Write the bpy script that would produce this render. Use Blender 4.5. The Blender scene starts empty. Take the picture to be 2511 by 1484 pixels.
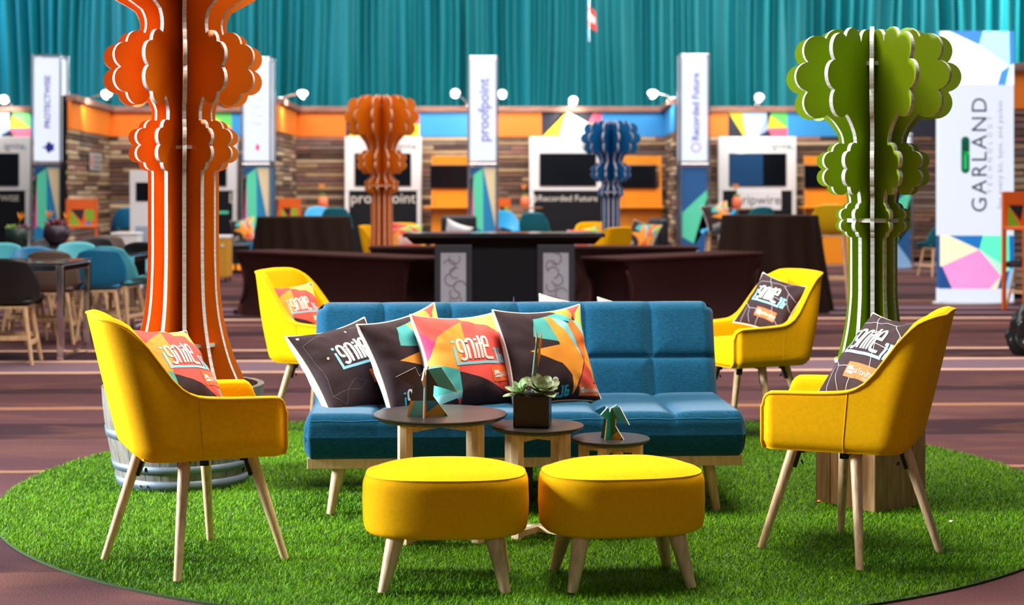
import bpy, bmesh, math, random
import numpy as np
from mathutils import Vector, Matrix, noise as mnoise

PI = math.pi
S = bpy.context.scene
COL = S.collection
random.seed(7)
rng = np.random.default_rng(5)

# ------------------------------------------------------------------ camera, world, lights
FPX, CXP, HORIZON, EYE = 3900.0, 1255.5, 468.0, 1.3
cam = bpy.data.cameras.new('camera')
cam.sensor_width = 36.0
cam.lens = FPX / 2511.0 * 36.0
cam.shift_y = -(742.0 - HORIZON) / 2511.0
cam.clip_end = 200
cam.dof.use_dof = True
cam.dof.focus_distance = 5.75
cam.dof.aperture_fstop = 3.0
camo = bpy.data.objects.new('camera', cam)
COL.objects.link(camo)
camo.location = (0, 0, EYE)
camo.rotation_euler = (PI / 2, 0, 0)
S.camera = camo

S.view_settings.view_transform = 'Standard'
S.view_settings.look = 'None'
S.view_settings.exposure = 0.0
S.view_settings.gamma = 1.0
S.view_settings.use_curve_mapping = False

w = bpy.data.worlds.new('hall_ambient')
S.world = w
w.use_nodes = True
bg = w.node_tree.nodes['Background']
bg.inputs['Color'].default_value = (0.75, 0.82, 1.0, 1)
bg.inputs['Strength'].default_value = 0.09


def area(name, loc, target, sx, sy, power, col):
    l = bpy.data.lights.new(name, 'AREA')
    l.shape = 'RECTANGLE'
    l.size, l.size_y = sx, sy
    l.energy = power
    l.color = col
    o = bpy.data.objects.new(name, l)
    COL.objects.link(o)
    o.location = loc
    d = Vector(target) - Vector(loc)
    o.rotation_euler = d.to_track_quat('-Z', 'Y').to_euler()
    return o


area('ceiling_wash_lounge', (0.4, 6.4, 6.2), (0.4, 6.5, 0), 2.5, 2.3, 800, (1.0, 0.93, 0.82))
area('ceiling_wash_hall', (0, 15.5, 7.5), (0, 15.6, 0), 14, 8, 1450, (1.0, 0.90, 0.85))
area('ceiling_wash_booths', (0, 24.0, 7.0), (0, 28.5, 0.8), 16, 3, 1350, (1.0, 0.92, 0.85))
area('curtain_wash_blue', (-12.5, 29.5, 6.5), (-2.0, 32.5, 4.0), 1.5, 3.0, 520, (0.45, 0.75, 1.0))
area('curtain_wash_teal', (12.0, 29.5, 6.5), (3.0, 32.5, 4.0), 1.5, 3.0, 780, (0.75, 1.0, 0.90))
area('curtain_wash_top', (0.0, 30.2, 9.0), (0.0, 32.2, 3.0), 22.0, 0.4, 400, (0.85, 0.97, 1.0))
lc = area('cool_side_wash', (-7.4, 5.9, 2.5), (-1.0, 6.6, 0.6), 1.6, 1.6, 330, (0.84, 0.94, 1.0))
lc.data.spread = math.radians(70)
area('hall_front_wash', (2.0, -3.5, 5.5), (0.2, 6.0, 0.3), 4.0, 2.5, 60, (1.0, 0.9, 0.78))


# ------------------------------------------------------------------ helpers
def lin(c):
    return c / 12.92 if c <= 0.04045 else ((c + 0.055) / 1.055) ** 2.4


def C(h):
    h = h.lstrip('#')
    return tuple(lin(int(h[i:i + 2], 16) / 255.0) for i in (0, 2, 4))


def WX(px, d):
    return (px - CXP) * d / FPX


def WZ(py, d):
    return EYE - (py - HORIZON) * d / FPX


MATS = {}


def mat(name, col, rough=0.6, metal=0.0, var=0.0, scale=12.0, bump=0.0, bscale=250.0, emit=0.0, spec=0.5,
        rnd=0.0, stretch=None, sheen=0.0, coat=0.0, col2=None, trans=0.0, alpha=1.0):
    if name in MATS:
        return MATS[name]
    m = bpy.data.materials.new(name)
    m.use_nodes = True
    nt = m.node_tree
    N, L = nt.nodes, nt.links
    b = N['Principled BSDF']
    b.inputs['Roughness'].default_value = rough
    b.inputs['Metallic'].default_value = metal
    b.inputs['Specular IOR Level'].default_value = spec
    b.inputs['Sheen Weight'].default_value = sheen
    b.inputs['Coat Weight'].default_value = coat
    b.inputs['Transmission Weight'].default_value = trans
    b.inputs['Alpha'].default_value = alpha
    b.inputs['Base Color'].default_value = (*col, 1)
    vec = None
    if var or bump:
        tc = N.new('ShaderNodeTexCoord')
        mp = N.new('ShaderNodeMapping')
        if stretch:
            mp.inputs['Scale'].default_value = stretch
        L.new(tc.outputs['Object'], mp.inputs['Vector'])
        vec = mp.outputs['Vector']
    out = None
    if var or col2:
        nz = N.new('ShaderNodeTexNoise')
        nz.inputs['Scale'].default_value = scale
        nz.inputs['Detail'].default_value = 4
        if vec:
            L.new(vec, nz.inputs['Vector'])
        mr = N.new('ShaderNodeMapRange')
        mr.inputs['From Min'].default_value = 0.3
        mr.inputs['From Max'].default_value = 0.7
        L.new(nz.outputs['Fac'], mr.inputs['Value'])
        mx = N.new('ShaderNodeMix')
        mx.data_type = 'RGBA'
        c2 = col2 if col2 else tuple(min(1, c * (1 + var)) for c in col)
        c1 = col if col2 else tuple(c * (1 - var) for c in col)
        mx.inputs['A'].default_value = (*c1, 1)
        mx.inputs['B'].default_value = (*c2, 1)
        L.new(mr.outputs['Result'], mx.inputs['Factor'])
        out = mx.outputs['Result']
    if rnd:
        oi = N.new('ShaderNodeObjectInfo')
        mr2 = N.new('ShaderNodeMapRange')
        mr2.inputs['To Min'].default_value = 1 - rnd
        mr2.inputs['To Max'].default_value = 1 + rnd
        L.new(oi.outputs['Random'], mr2.inputs['Value'])
        hs = N.new('ShaderNodeHueSaturation')
        if out:
            L.new(out, hs.inputs['Color'])
        else:
            hs.inputs['Color'].default_value = (*col, 1)
        L.new(mr2.outputs['Result'], hs.inputs['Value'])
        out = hs.outputs['Color']
    if out:
        L.new(out, b.inputs['Base Color'])
    if bump:
        n2 = N.new('ShaderNodeTexNoise')
        n2.inputs['Scale'].default_value = bscale
        n2.inputs['Detail'].default_value = 3
        L.new(vec, n2.inputs['Vector'])
        bp = N.new('ShaderNodeBump')
        bp.inputs['Strength'].default_value = bump
        bp.inputs['Distance'].default_value = 0.004
        L.new(n2.outputs['Fac'], bp.inputs['Height'])
        L.new(bp.outputs['Normal'], b.inputs['Normal'])
    if emit:
        b.inputs['Emission Color'].default_value = (*col, 1)
        b.inputs['Emission Strength'].default_value = emit
    MATS[name] = m
    return m


def box_geo(c, s, bevel=0.0, seg=2):
    bm = bmesh.new()
    bmesh.ops.create_cube(bm, size=1.0)
    for v in bm.verts:
        v.co = Vector((v.co.x * s[0], v.co.y * s[1], v.co.z * s[2]))
    if bevel:
        bmesh.ops.bevel(bm, geom=list(bm.edges), offset=bevel, segments=seg, affect='EDGES', profile=0.5)
    for v in bm.verts:
        v.co += Vector(c)
    bm.verts.index_update()
    vs = [tuple(v.co) for v in bm.verts]
    fs = [[v.index for v in f.verts] for f in bm.faces]
    bm.free()
    return vs, fs


class MB:
    def __init__(self):
        self.v, self.f, self.m, self.s = [], [], [], []

    def add(self, vs, fs, mi=0, smooth=False, M=None):
        o = len(self.v)
        if M is not None:
            vs = [tuple(M @ Vector(p)) for p in vs]
        self.v.extend(vs)
        for i, f in enumerate(fs):
            self.f.append([a + o for a in f])
            self.m.append(mi[i] if isinstance(mi, list) else mi)
            self.s.append(smooth)
        return self

    def box(self, c, s, mi=0, bevel=0.0, M=None, seg=2, smooth=False):
        vs, fs = box_geo(c, s, bevel, seg)
        return self.add(vs, fs, mi, smooth, M)

    def cyl(self, p0, p1, r0, r1=None, n=16, mi=0, caps=True):
        r1 = r0 if r1 is None else r1
        p0, p1 = Vector(p0), Vector(p1)
        d = (p1 - p0).normalized()
        a = d.orthogonal().normalized()
        b = d.cross(a)
        vs = []
        for p, r in ((p0, r0), (p1, r1)):
            for i in range(n):
                t = 2 * PI * i / n
                vs.append(tuple(p + a * (r * math.cos(t)) + b * (r * math.sin(t))))
        self.add(vs, [[i, (i + 1) % n, n + (i + 1) % n, n + i] for i in range(n)], mi, True)
        if caps:
            self.add(vs, [list(range(n))[::-1], list(range(n, 2 * n))], mi, False)
        return self

    def tube(self, path, r, n=8, mi=0, closed=False):
        P = [Vector(p) for p in path]
        k = len(P)
        vs, ref = [], None
        for i in range(k):
            if closed:
                t = P[(i + 1) % k] - P[i - 1]
            else:
                t = P[min(i + 1, k - 1)] - P[max(i - 1, 0)]
            if t.length < 1e-9:
                t = Vector((0, 0, 1))
            t.normalize()
            if ref is None:
                ref = t.orthogonal().normalized()
            a = (ref - t * ref.dot(t))
            if a.length < 1e-6:
                a = t.orthogonal()
            a.normalize()
            ref = a
            b = t.cross(a)
            rr = r[i] if isinstance(r, (list, tuple)) else r
            for j in range(n):
                q = 2 * PI * j / n
                vs.append(tuple(P[i] + a * (rr * math.cos(q)) + b * (rr * math.sin(q))))
        fs = []
        for i in range(k if closed else k - 1):
            i2 = (i + 1) % k
            for j in range(n):
                j2 = (j + 1) % n
                fs.append([i * n + j, i * n + j2, i2 * n + j2, i2 * n + j])
        self.add(vs, fs, mi, True)
        if not closed:
            self.add(vs, [list(range(n))[::-1], list(range((k - 1) * n, k * n))], mi, False)
        return self

    def lathe(self, prof, n=32, mi=0, c=(0, 0, 0), a0=0.0, a1=None, smooth=True):
        full = a1 is None
        cols = n if full else n + 1
        span = 2 * PI if full else a1 - a0
        vs, fs = [], []
        for i in range(cols):
            t = a0 + span * i / n
            for (r, z) in prof:
                vs.append((c[0] + r * math.cos(t), c[1] + r * math.sin(t), c[2] + z))
        k = len(prof)
        for i in range(n):
            i2 = (i + 1) % cols
            for j in range(k - 1):
                fs.append([i * k + j, i2 * k + j, i2 * k + j + 1, i * k + j + 1])
        return self.add(vs, fs, mi, smooth)

    def prism(self, poly, t, mi=0, side=None, M=None, off=0.0):
        n = len(poly)
        vs = [(x, y, off + t / 2) for x, y in poly] + [(x, y, off - t / 2) for x, y in poly]
        self.add(vs, [list(range(n)), list(range(2 * n - 1, n - 1, -1))], mi, False, M)
        self.add(vs, [[i, n + i, n + (i + 1) % n, (i + 1) % n] for i in range(n)], mi if side is None else side, False, M)
        return self

    def flat(self, poly, z, mi=0, M=None):
        return self.add([(x, y, z) for x, y in poly], [list(range(len(poly)))], mi, False, M)

    def grid(self, fn, nu, nv, mi=0, closed_u=False, M=None, smooth=True):
        cu = nu if closed_u else nu + 1
        vs = [tuple(fn(i / nu, j / nv)) for i in range(cu) for j in range(nv + 1)]
        k = nv + 1
        fs = []
        for i in range(nu):
            i2 = (i + 1) % cu
            for j in range(nv):
                fs.append([i * k + j, i2 * k + j, i2 * k + j + 1, i * k + j + 1])
        return self.add(vs, fs, mi, smooth, M)


def mesh_of(name, mb, mats):
    me = bpy.data.meshes.new(name)
    me.from_pydata(mb.v, [], mb.f)
    for m in (mats if isinstance(mats, (list, tuple)) else [mats]):
        me.materials.append(m)
    me.polygons.foreach_set('material_index', mb.m)
    me.polygons.foreach_set('use_smooth', mb.s)
    me.update()
    return me


def obj(name, mb, mats, parent=None, loc=None, rotz=None, kind=None, fix=True):
    me = mesh_of(name, mb, mats) if isinstance(mb, MB) else mb
    if isinstance(mb, MB) and fix:
        bm = bmesh.new()
        bm.from_mesh(me)
        bmesh.ops.recalc_face_normals(bm, faces=bm.faces)
        bm.to_mesh(me)
        bm.free()
    o = bpy.data.objects.new(name, me)
    COL.objects.link(o)
    if parent:
        o.parent = parent
    if loc:
        o.location = loc
    if rotz is not None:
        o.rotation_euler = (0, 0, rotz)
    if kind:
        o['kind'] = kind
    return o


def tag(o, label, cat, group=None):
    o['label'] = label
    o['category'] = cat
    if group:
        o['group'] = group
    return o


def thing(name, label, cat, loc=(0, 0, 0), rotz=0.0, group=None):
    o = bpy.data.objects.new(name, None)
    o.empty_display_size = 0.05
    COL.objects.link(o)
    o.location = loc
    o.rotation_euler = (0, 0, rotz)
    return tag(o, label, cat, group)


def kids(o):
    return [c for c in COL.objects if c.parent is o]


CH = {}


def dup(root, loc, rotz, label, group=None):
    r = root.copy()
    COL.objects.link(r)
    r.location = loc
    r.rotation_euler = (0, 0, rotz)
    r['label'] = label
    if group:
        r['group'] = group
    out = [r]

    def rec(src, dst):
        for ch in list(src.children):
            c = ch.copy()
            COL.objects.link(c)
            c.parent = dst
            out.append(c)
            rec(ch, c)
    rec(root, r)
    return r


def text_geo(body, size=1.0, align='CENTER', shear=0.0, spacing=1.0, bold=0.0):
    cu = bpy.data.curves.new('letters', 'FONT')
    cu.body = body
    cu.size = size
    cu.align_x = align
    cu.align_y = 'CENTER'
    cu.shear = shear
    cu.offset = bold
    cu.space_character = spacing
    cu.resolution_u = 3
    o = bpy.data.objects.new('letters', cu)
    me = bpy.data.meshes.new_from_object(o)
    vs = [tuple(v.co) for v in me.vertices]
    fs = [list(p.vertices) for p in me.polygons]
    bpy.data.objects.remove(o)
    bpy.data.meshes.remove(me)
    return vs, fs


def frame(origin, xdir, ydir):
    x, y = Vector(xdir).normalized(), Vector(ydir).normalized()
    z = x.cross(y)
    M = Matrix((x, y, z)).transposed().to_4x4()
    M.translation = Vector(origin)
    return M


def smooth(a, b, x):
    t = min(1.0, max(0.0, (x - a) / (b - a)))
    return t * t * (3 - 2 * t)


def crom(xs, ys, x):
    # monotone-ish smooth interpolation
    if x <= xs[0]:
        return ys[0]
    if x >= xs[-1]:
        return ys[-1]
    i = max(j for j in range(len(xs)) if xs[j] <= x)
    i = min(i, len(xs) - 2)
    h = xs[i + 1] - xs[i]
    t = (x - xs[i]) / h

    def sl(k):
        if k <= 0:
            return (ys[1] - ys[0]) / (xs[1] - xs[0])
        if k >= len(xs) - 1:
            return (ys[-1] - ys[-2]) / (xs[-1] - xs[-2])
        a = (ys[k] - ys[k - 1]) / (xs[k] - xs[k - 1])
        b = (ys[k + 1] - ys[k]) / (xs[k + 1] - xs[k])
        return 0 if a * b <= 0 else 2 * a * b / (a + b)
    m0, m1 = sl(i) * h, sl(i + 1) * h
    return ((2 * t ** 3 - 3 * t ** 2 + 1) * ys[i] + (t ** 3 - 2 * t ** 2 + t) * m0
            + (-2 * t ** 3 + 3 * t ** 2) * ys[i + 1] + (t ** 3 - t ** 2) * m1)


def pip(x, y, poly):
    r = False
    n = len(poly)
    for i in range(n):
        x0, y0 = poly[i]
        x1, y1 = poly[(i + 1) % n]
        if (y0 > y) != (y1 > y) and x < (x1 - x0) * (y - y0) / (y1 - y0) + x0:
            r = not r
    return r


# ------------------------------------------------------------------ materials
M_yel = mat('yellow_fabric', (0.92, 0.445, 0.001), 0.85, var=0.06, scale=90, bump=0.25, bscale=900, spec=0.08)
M_yel_pipe = mat('yellow_piping', (0.80, 0.40, 0.004), 0.85, bump=0.2, bscale=900, spec=0.2)
M_wood = mat('beech_wood', (0.66, 0.42, 0.235), 0.45, var=0.25, scale=9, stretch=(9, 9, 0.9), rnd=0.12)
M_wood2 = mat('pale_ply_wood', (0.70, 0.49, 0.27), 0.5, var=0.2, scale=9, stretch=(6, 6, 1.0), rnd=0.1)
M_black = mat('black_plastic', (0.012, 0.012, 0.014), 0.4)
M_blackmetal = mat('black_metal', (0.010, 0.010, 0.012), 0.35, metal=0.3)
M_sofa = mat('blue_heather_fabric', (0.002, 0.068, 0.138), 0.95, var=0.35, scale=260, stretch=(0.25, 1.0, 1.0), bump=0.15, bscale=900, spec=0.12, sheen=0.15)
M_sofapipe = mat('blue_piping', (0.004, 0.095, 0.20), 0.9, spec=0.2)
M_tabletop = mat('dark_walnut_laminate', (0.030, 0.020, 0.017), 0.30, var=0.1, scale=200, spec=0.55)
M_orange = mat('orange_card', (0.68, 0.165, 0.004), 0.45, var=0.04, scale=300, spec=0.35)
M_green = mat('green_card', (0.20, 0.31, 0.003), 0.45, var=0.04, scale=300, spec=0.35)
M_bluecard = mat('blue_card', (0.006, 0.12, 0.33), 0.45, var=0.04, scale=300, spec=0.35)
M_edge = mat('card_edge', (0.50, 0.47, 0.45), 0.8, var=0.32, scale=30, stretch=(0.2, 0.2, 3.2))
M_edge_b = mat('card_edge_blue', (0.50, 0.46, 0.52), 0.8, var=0.2, scale=40)
M_edge_o = mat('card_edge_orange', (0.68, 0.42, 0.30), 0.8, var=0.2, scale=40)
M_white = mat('white_board', (0.80, 0.80, 0.82), 0.5)
M_cream = mat('cream_piping', (0.80, 0.72, 0.60), 0.8, bump=0.1)
M_pillowback = mat('pale_pillow_back', (0.66, 0.68, 0.74), 0.85, var=0.05, scale=30, bump=0.15, bscale=400)
M_dark = mat('aubergine_print', (0.034, 0.017, 0.020), 0.75, var=0.1, scale=60, bump=0.12, bscale=500, spec=0.2)
M_red = mat('coral_red_print', (0.80, 0.075, 0.055), 0.75, bump=0.12, bscale=500)
M_mag = mat('magenta_print', (0.80, 0.03, 0.14), 0.75, bump=0.12, bscale=500)
M_amber = mat('amber_print', (0.86, 0.30, 0.020), 0.75, bump=0.12, bscale=500)
M_tang = mat('tangerine_print', (0.86, 0.17, 0.015), 0.75, bump=0.12, bscale=500)
M_teal = mat('teal_print', (0.055, 0.38, 0.36), 0.75, bump=0.12, bscale=500)
M_aqua = mat('aqua_print', (0.22, 0.55, 0.58), 0.75, bump=0.12, bscale=500)
M_lime = mat('lime_print', (0.45, 0.62, 0.10), 0.75, bump=0.12, bscale=500)
M_ink = mat('white_ink', (0.72, 0.67, 0.61), 0.75)
M_inkblue = mat('light_blue_ink', (0.24, 0.56, 0.64), 0.7)
M_tagor = mat('orange_ink', (0.85, 0.13, 0.022), 0.7)
M_line = mat('faint_line_ink', (0.15, 0.11, 0.13), 0.7)
M_line2 = mat('bright_line_ink', (0.45, 0.40, 0.46), 0.7)
M_chrome = mat('chrome', (0.85, 0.86, 0.9), 0.12, metal=1.0)
M_brown = mat('brown_tablecloth', (0.024, 0.012, 0.008), 0.9, bump=0.15, bscale=300, spec=0.1)
M_span = mat('brown_stretch_cloth', (0.022, 0.008, 0.007), 0.85, spec=0.15, sheen=0.35)
M_span.node_tree.nodes['Principled BSDF'].inputs['Sheen Tint'].default_value = (0.40, 0.10, 0.08, 1)
M_glow = mat('lightbox_white', (0.80, 0.86, 1.0), 0.4, emit=0.93)
M_glow.node_tree.nodes['Principled BSDF'].inputs['Base Color'].default_value = (0.16, 0.17, 0.19, 1)
M_screen = mat('screen_glass', (0.004, 0.005, 0.008), 0.12, spec=0.6)
M_screenblue = mat('screen_lit_blue', (0.004, 0.035, 0.10), 0.3, emit=0.6)
M_panelblack = mat('black_panel', (0.007, 0.008, 0.012), 0.6, spec=0.2)
M_kiosk = mat('kiosk_orange', (0.85, 0.28, 0.003), 0.5)
M_bor = mat('header_orange', (0.85, 0.20, 0.010), 0.6)
M_bblue = mat('header_blue', (0.03, 0.30, 0.70), 0.6)
M_pdark = mat('facet_dark', (0.010, 0.012, 0.03), 0.6)
M_pyel = mat('facet_yellow', (0.85, 0.70, 0.02), 0.6)
M_psky = mat('facet_sky', (0.55, 0.75, 0.92), 0.6)
M_pperi = mat('facet_periwinkle', (0.30, 0.42, 0.85), 0.6)
M_ppink = mat('facet_pink', (0.85, 0.12, 0.22), 0.6)
M_pgreen = mat('facet_green', (0.13, 0.68, 0.14), 0.6)
M_pmint = mat('facet_mint', (0.10, 0.72, 0.46), 0.6)
M_psand = mat('facet_sand', (0.80, 0.68, 0.42), 0.6)
M_pnavy = mat('facet_navy', (0.01, 0.10, 0.30), 0.6)
M_pblue = mat('facet_blue', (0.01, 0.24, 0.52), 0.6)
M_shell_black = mat('shell_black', (0.010, 0.010, 0.013), 0.45)
M_shell_blue = mat('shell_blue', (0.004, 0.20, 0.42), 0.4)
M_shell_teal = mat('shell_teal', (0.006, 0.18, 0.24), 0.4)
M_shell_aqua = mat('shell_aqua', (0.10, 0.50, 0.58), 0.45)
M_shell_taupe = mat('shell_taupe', (0.16, 0.11, 0.09), 0.5)
M_shell_sky = mat('shell_sky', (0.03, 0.38, 0.72), 0.4)
M_lampglow = mat('lamp_glow', (1.0, 0.97, 0.9), 0.3, emit=10)

# ------------------------------------------------------------------ the setting
def carpet_material():
    m = bpy.data.materials.new('striped_carpet')
    m.use_nodes = True
    nt = m.node_tree
    N, L = nt.nodes, nt.links
    b = N['Principled BSDF']
    b.inputs['Roughness'].default_value = 0.95
    b.inputs['Specular IOR Level'].default_value = 0.1
    tc = N.new('ShaderNodeTexCoord')
    sep = N.new('ShaderNodeSeparateXYZ')
    L.new(tc.outputs['Object'], sep.inputs[0])
    nz = N.new('ShaderNodeTexNoise')
    nz.inputs['Scale'].default_value = 3.0
    nz.inputs['Detail'].default_value = 5
    L.new(tc.outputs['Object'], nz.inputs['Vector'])
    # t = y - 0.035 x + wobble
    m1 = N.new('ShaderNodeMath'); m1.operation = 'MULTIPLY_ADD'
    m1.inputs[1].default_value = -0.035
    L.new(sep.outputs['X'], m1.inputs[0]); L.new(sep.outputs['Y'], m1.inputs[2])
    m2 = N.new('ShaderNodeMath'); m2.operation = 'MULTIPLY_ADD'
    m2.inputs[1].default_value = 0.06
    L.new(nz.outputs['Fac'], m2.inputs[0]); L.new(m1.outputs[0], m2.inputs[2])
    mr = N.new('ShaderNodeMapRange')
    mr.inputs['From Min'].default_value = 4.0
    mr.inputs['From Max'].default_value = 20.0
    mr.clamp = False
    L.new(m2.outputs[0], mr.inputs['Value'])
    fr = N.new('ShaderNodeMath'); fr.operation = 'FRACT'
    L.new(mr.outputs['Result'], fr.inputs[0])
    base, dark, cream, tan, lilac = (0.092, 0.038, 0.042), (0.042, 0.018, 0.024), (0.66, 0.40, 0.29), (0.30, 0.14, 0.085), (0.19, 0.12, 0.155)
    bands = [(4.0, base), (5.5, dark), (6.3, base), (7.4, tan), (7.5, base), (8.4, dark), (9.0, base), (9.55, tan), (9.63, base), (10.3, dark), (10.55, base),
             (11.42, cream), (11.56, lilac), (12.18, cream), (12.27, dark), (12.98, cream), (13.12, base), (14.3, dark), (14.8, base),
             (15.4, tan), (15.55, base), (16.05, cream), (16.25, dark), (16.7, lilac), (17.0, dark), (17.35, lilac), (17.7, base), (18.6, tan), (18.8, dark)]
    cr = N.new('ShaderNodeValToRGB')
    cr.color_ramp.interpolation = 'CONSTANT'
    els = cr.color_ramp.elements
    els[0].position = 0.0
    els[0].color = (*bands[0][1], 1)
    els.remove(els[1])
    for t, c in bands[1:]:
        e = els.new((t - 4) / 16.0)
        e.color = (*c, 1)
    L.new(fr.outputs[0], cr.inputs['Fac'])
    # woven mottling along the stripe
    mp = N.new('ShaderNodeMapping')
    mp.inputs['Scale'].default_value = (0.7, 1.8, 1)
    L.new(tc.outputs['Object'], mp.inputs['Vector'])
    n2 = N.new('ShaderNodeTexNoise')
    n2.inputs['Scale'].default_value = 1.6
    n2.inputs['Detail'].default_value = 3
    n2.inputs['Distortion'].default_value = 0.6
    L.new(mp.outputs[0], n2.inputs['Vector'])
    r2 = N.new('ShaderNodeMapRange')
    r2.inputs['From Min'].default_value = 0.50
    r2.inputs['From Max'].default_value = 0.64
    r2.inputs['To Max'].default_value = 0.25
    L.new(n2.outputs['Fac'], r2.inputs['Value'])
    mx = N.new('ShaderNodeMix'); mx.data_type = 'RGBA'
    L.new(r2.outputs['Result'], mx.inputs['Factor'])
    L.new(cr.outputs['Color'], mx.inputs['A'])
    mx.inputs['B'].default_value = (0.235, 0.098, 0.060, 1)
    n3 = N.new('ShaderNodeTexNoise')
    n3.inputs['Scale'].default_value = 140
    n3.inputs['Detail'].default_value = 3
    L.new(tc.outputs['Object'], n3.inputs['Vector'])
    r3 = N.new('ShaderNodeMapRange')
    r3.inputs['From Min'].default_value = 0.3
    r3.inputs['From Max'].default_value = 0.7
    r3.inputs['To Min'].default_value = 0.7
    r3.inputs['To Max'].default_value = 1.3
    L.new(n3.outputs['Fac'], r3.inputs['Value'])
    hs = N.new('ShaderNodeHueSaturation')
    L.new(mx.outputs['Result'], hs.inputs['Color'])
    L.new(r3.outputs['Result'], hs.inputs['Value'])
    L.new(hs.outputs['Color'], b.inputs['Base Color'])
    bp = N.new('ShaderNodeBump')
    bp.inputs['Strength'].default_value = 0.4
    bp.inputs['Distance'].default_value = 0.006
    L.new(n3.outputs['Fac'], bp.inputs['Height'])
    L.new(bp.outputs['Normal'], b.inputs['Normal'])
    return m


o = obj('floor', MB().box((0, 15, -0.05), (44, 44, 0.1)), carpet_material(), kind='structure')

# teal pleated curtain closing the hall
def curtain():
    x0, x1, yb, h, nz = -20.0, 19.0, 32.0, 7.5, 14
    rr = random.Random(21)
    xk, ak = [x0], [0.0]
    sgn = 1
    while xk[-1] < x1:
        big_ = rr.random() < 0.35
        xk.append(xk[-1] + (rr.uniform(0.10, 0.22) if big_ else rr.uniform(0.045, 0.11)))
        ak.append(sgn * (rr.uniform(0.10, 0.22) if big_ else rr.uniform(0.03, 0.10)))
        sgn = -sgn
    per = 7
    vs, cols = [], 0
    for k in range(len(xk) - 1):
        for q in range(per):
            f = q / per
            g = (1 - math.cos(PI * f)) / 2
            x = xk[k] + (xk[k + 1] - xk[k]) * f
            for j in range(nz + 1):
                t = j / nz
                m0 = 0.65 + 0.7 * mnoise.noise(Vector((xk[k] * 3.1, t * 1.8, 0.5)))
                m1 = 0.65 + 0.7 * mnoise.noise(Vector((xk[k + 1] * 3.1, t * 1.8, 0.5)))
                y = ak[k] * m0 * (1 - g) + ak[k + 1] * m1 * g
                xs_ = 0.16 * mnoise.noise(Vector((x * 0.8, t * 1.5, 4.0)))
                vs.append((x + xs_, yb + y + 0.25 * mnoise.noise(Vector((x * 0.5, t, 8.0))), h * t))
            cols += 1
    k = nz + 1
    fs = [[i * k + j, (i + 1) * k + j, (i + 1) * k + j + 1, i * k + j + 1] for i in range(cols - 1) for j in range(nz)]
    return MB().add(vs, fs, 0, True)


o = obj('pleated_curtain', curtain(), mat('teal_curtain', (0.001, 0.185, 0.225), 0.55, var=0.10, scale=3, stretch=(1, 1, 0.1), spec=0.3))
tag(o, 'tall teal pleated curtain hanging behind all the exhibit booths', 'curtain')

# ------------------------------------------------------------------ exhibit booth walls of stacked reclaimed planks
PLANKM = []
for nm, c, c2 in (('plank_umber', (0.10, 0.05, 0.03), (0.24, 0.13, 0.08)), ('plank_tan', (0.26, 0.16, 0.09), (0.46, 0.31, 0.17)),
                  ('plank_rose', (0.20, 0.09, 0.07), (0.34, 0.18, 0.14)), ('plank_grey', (0.12, 0.08, 0.075), (0.23, 0.16, 0.13)),
                  ('plank_pale', (0.42, 0.29, 0.19), (0.62, 0.48, 0.30)), ('plank_dark', (0.045, 0.025, 0.02), (0.13, 0.07, 0.05))):
    PLANKM.append(mat(nm, c, 0.8, col2=c2, var=0.1, scale=5, stretch=(1.0, 4, 9), rnd=0.25))
PLANKMESH = []
PL, PH = 1.13, 0.0818
for m in PLANKM:
    row = []
    for v in range(2):
        b = MB().box((0, 0, 0), (PL - 0.006, 0.05, PH - 0.010), bevel=0.004, seg=1)
        row.append(mesh_of('plank', b, m))
    PLANKMESH.append(row)


def facets(mb, x0, x1, z0, z1, y, flip=False):
    # mats: 0 dark 1 yellow 2 sky 3 periwinkle 4 pink 5 green
    def q(pts, mi):
        P = []
        for u, v in pts:
            if flip:
                u = u
            P.append((x0 + (x1 - x0) * u, y, z0 + (z1 - z0) * v))
        mb.add(P, [list(range(len(P)))], mi)
    if not flip:
        q([(0, 0), (0.02, 0), (0.42, 1), (0, 1)], 0)
        q([(0.02, 0), (0.30, 0), (0.42, 1), (0.36, 1)], 1)
        q([(0.30, 0), (0.52, 0), (0.42, 1)], 2)
        q([(0.52, 0), (0.80, 0), (0.78, 0.55), (0.45, 1), (0.42, 1)], 2)
        q([(0.45, 1), (0.78, 0.62), (0.86, 1)], 0)
        q([(0.78, 0.0), (1, 0), (1, 0.5), (0.78, 0.55)], 1)
        q([(0.78, 0.55), (1, 0.5), (1, 1), (0.86, 1)], 4)
    else:
        q([(0, 0), (0.26, 0), (0, 1)], 0)
        q([(0, 1), (0.26, 0), (0.30, 0.05), (0.24, 1)], 1)
        q([(0.24, 1), (0.30, 0.0), (0.50, 0), (0.66, 1)], 2)
        q([(0.50, 0), (0.66, 0.25), (0.66, 1)], 3)
        q([(0.50, 0), (0.74, 0), (0.66, 0.25)], 0)
        q([(0.66, 0.25), (0.72, 1.0), (0.66, 1)], 2)
        q([(0.66, 0.34), (1.0, 0.36), (0.66, 0.95)], 1)
        q([(0.66, 0.95), (1.0, 0.36), (1.0, 1), (0.66, 1)], 5)
        q([(0.74, 0), (1, 0), (1, 0.36), (0.66, 0.34)], 4)


FACM = [M_pdark, M_pyel, M_psky, M_pperi, M_ppink, M_pgreen]
WALL_Z0, BAND0, BAND1, TOP = 0.0, 2.289, 2.735, 2.835


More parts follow.
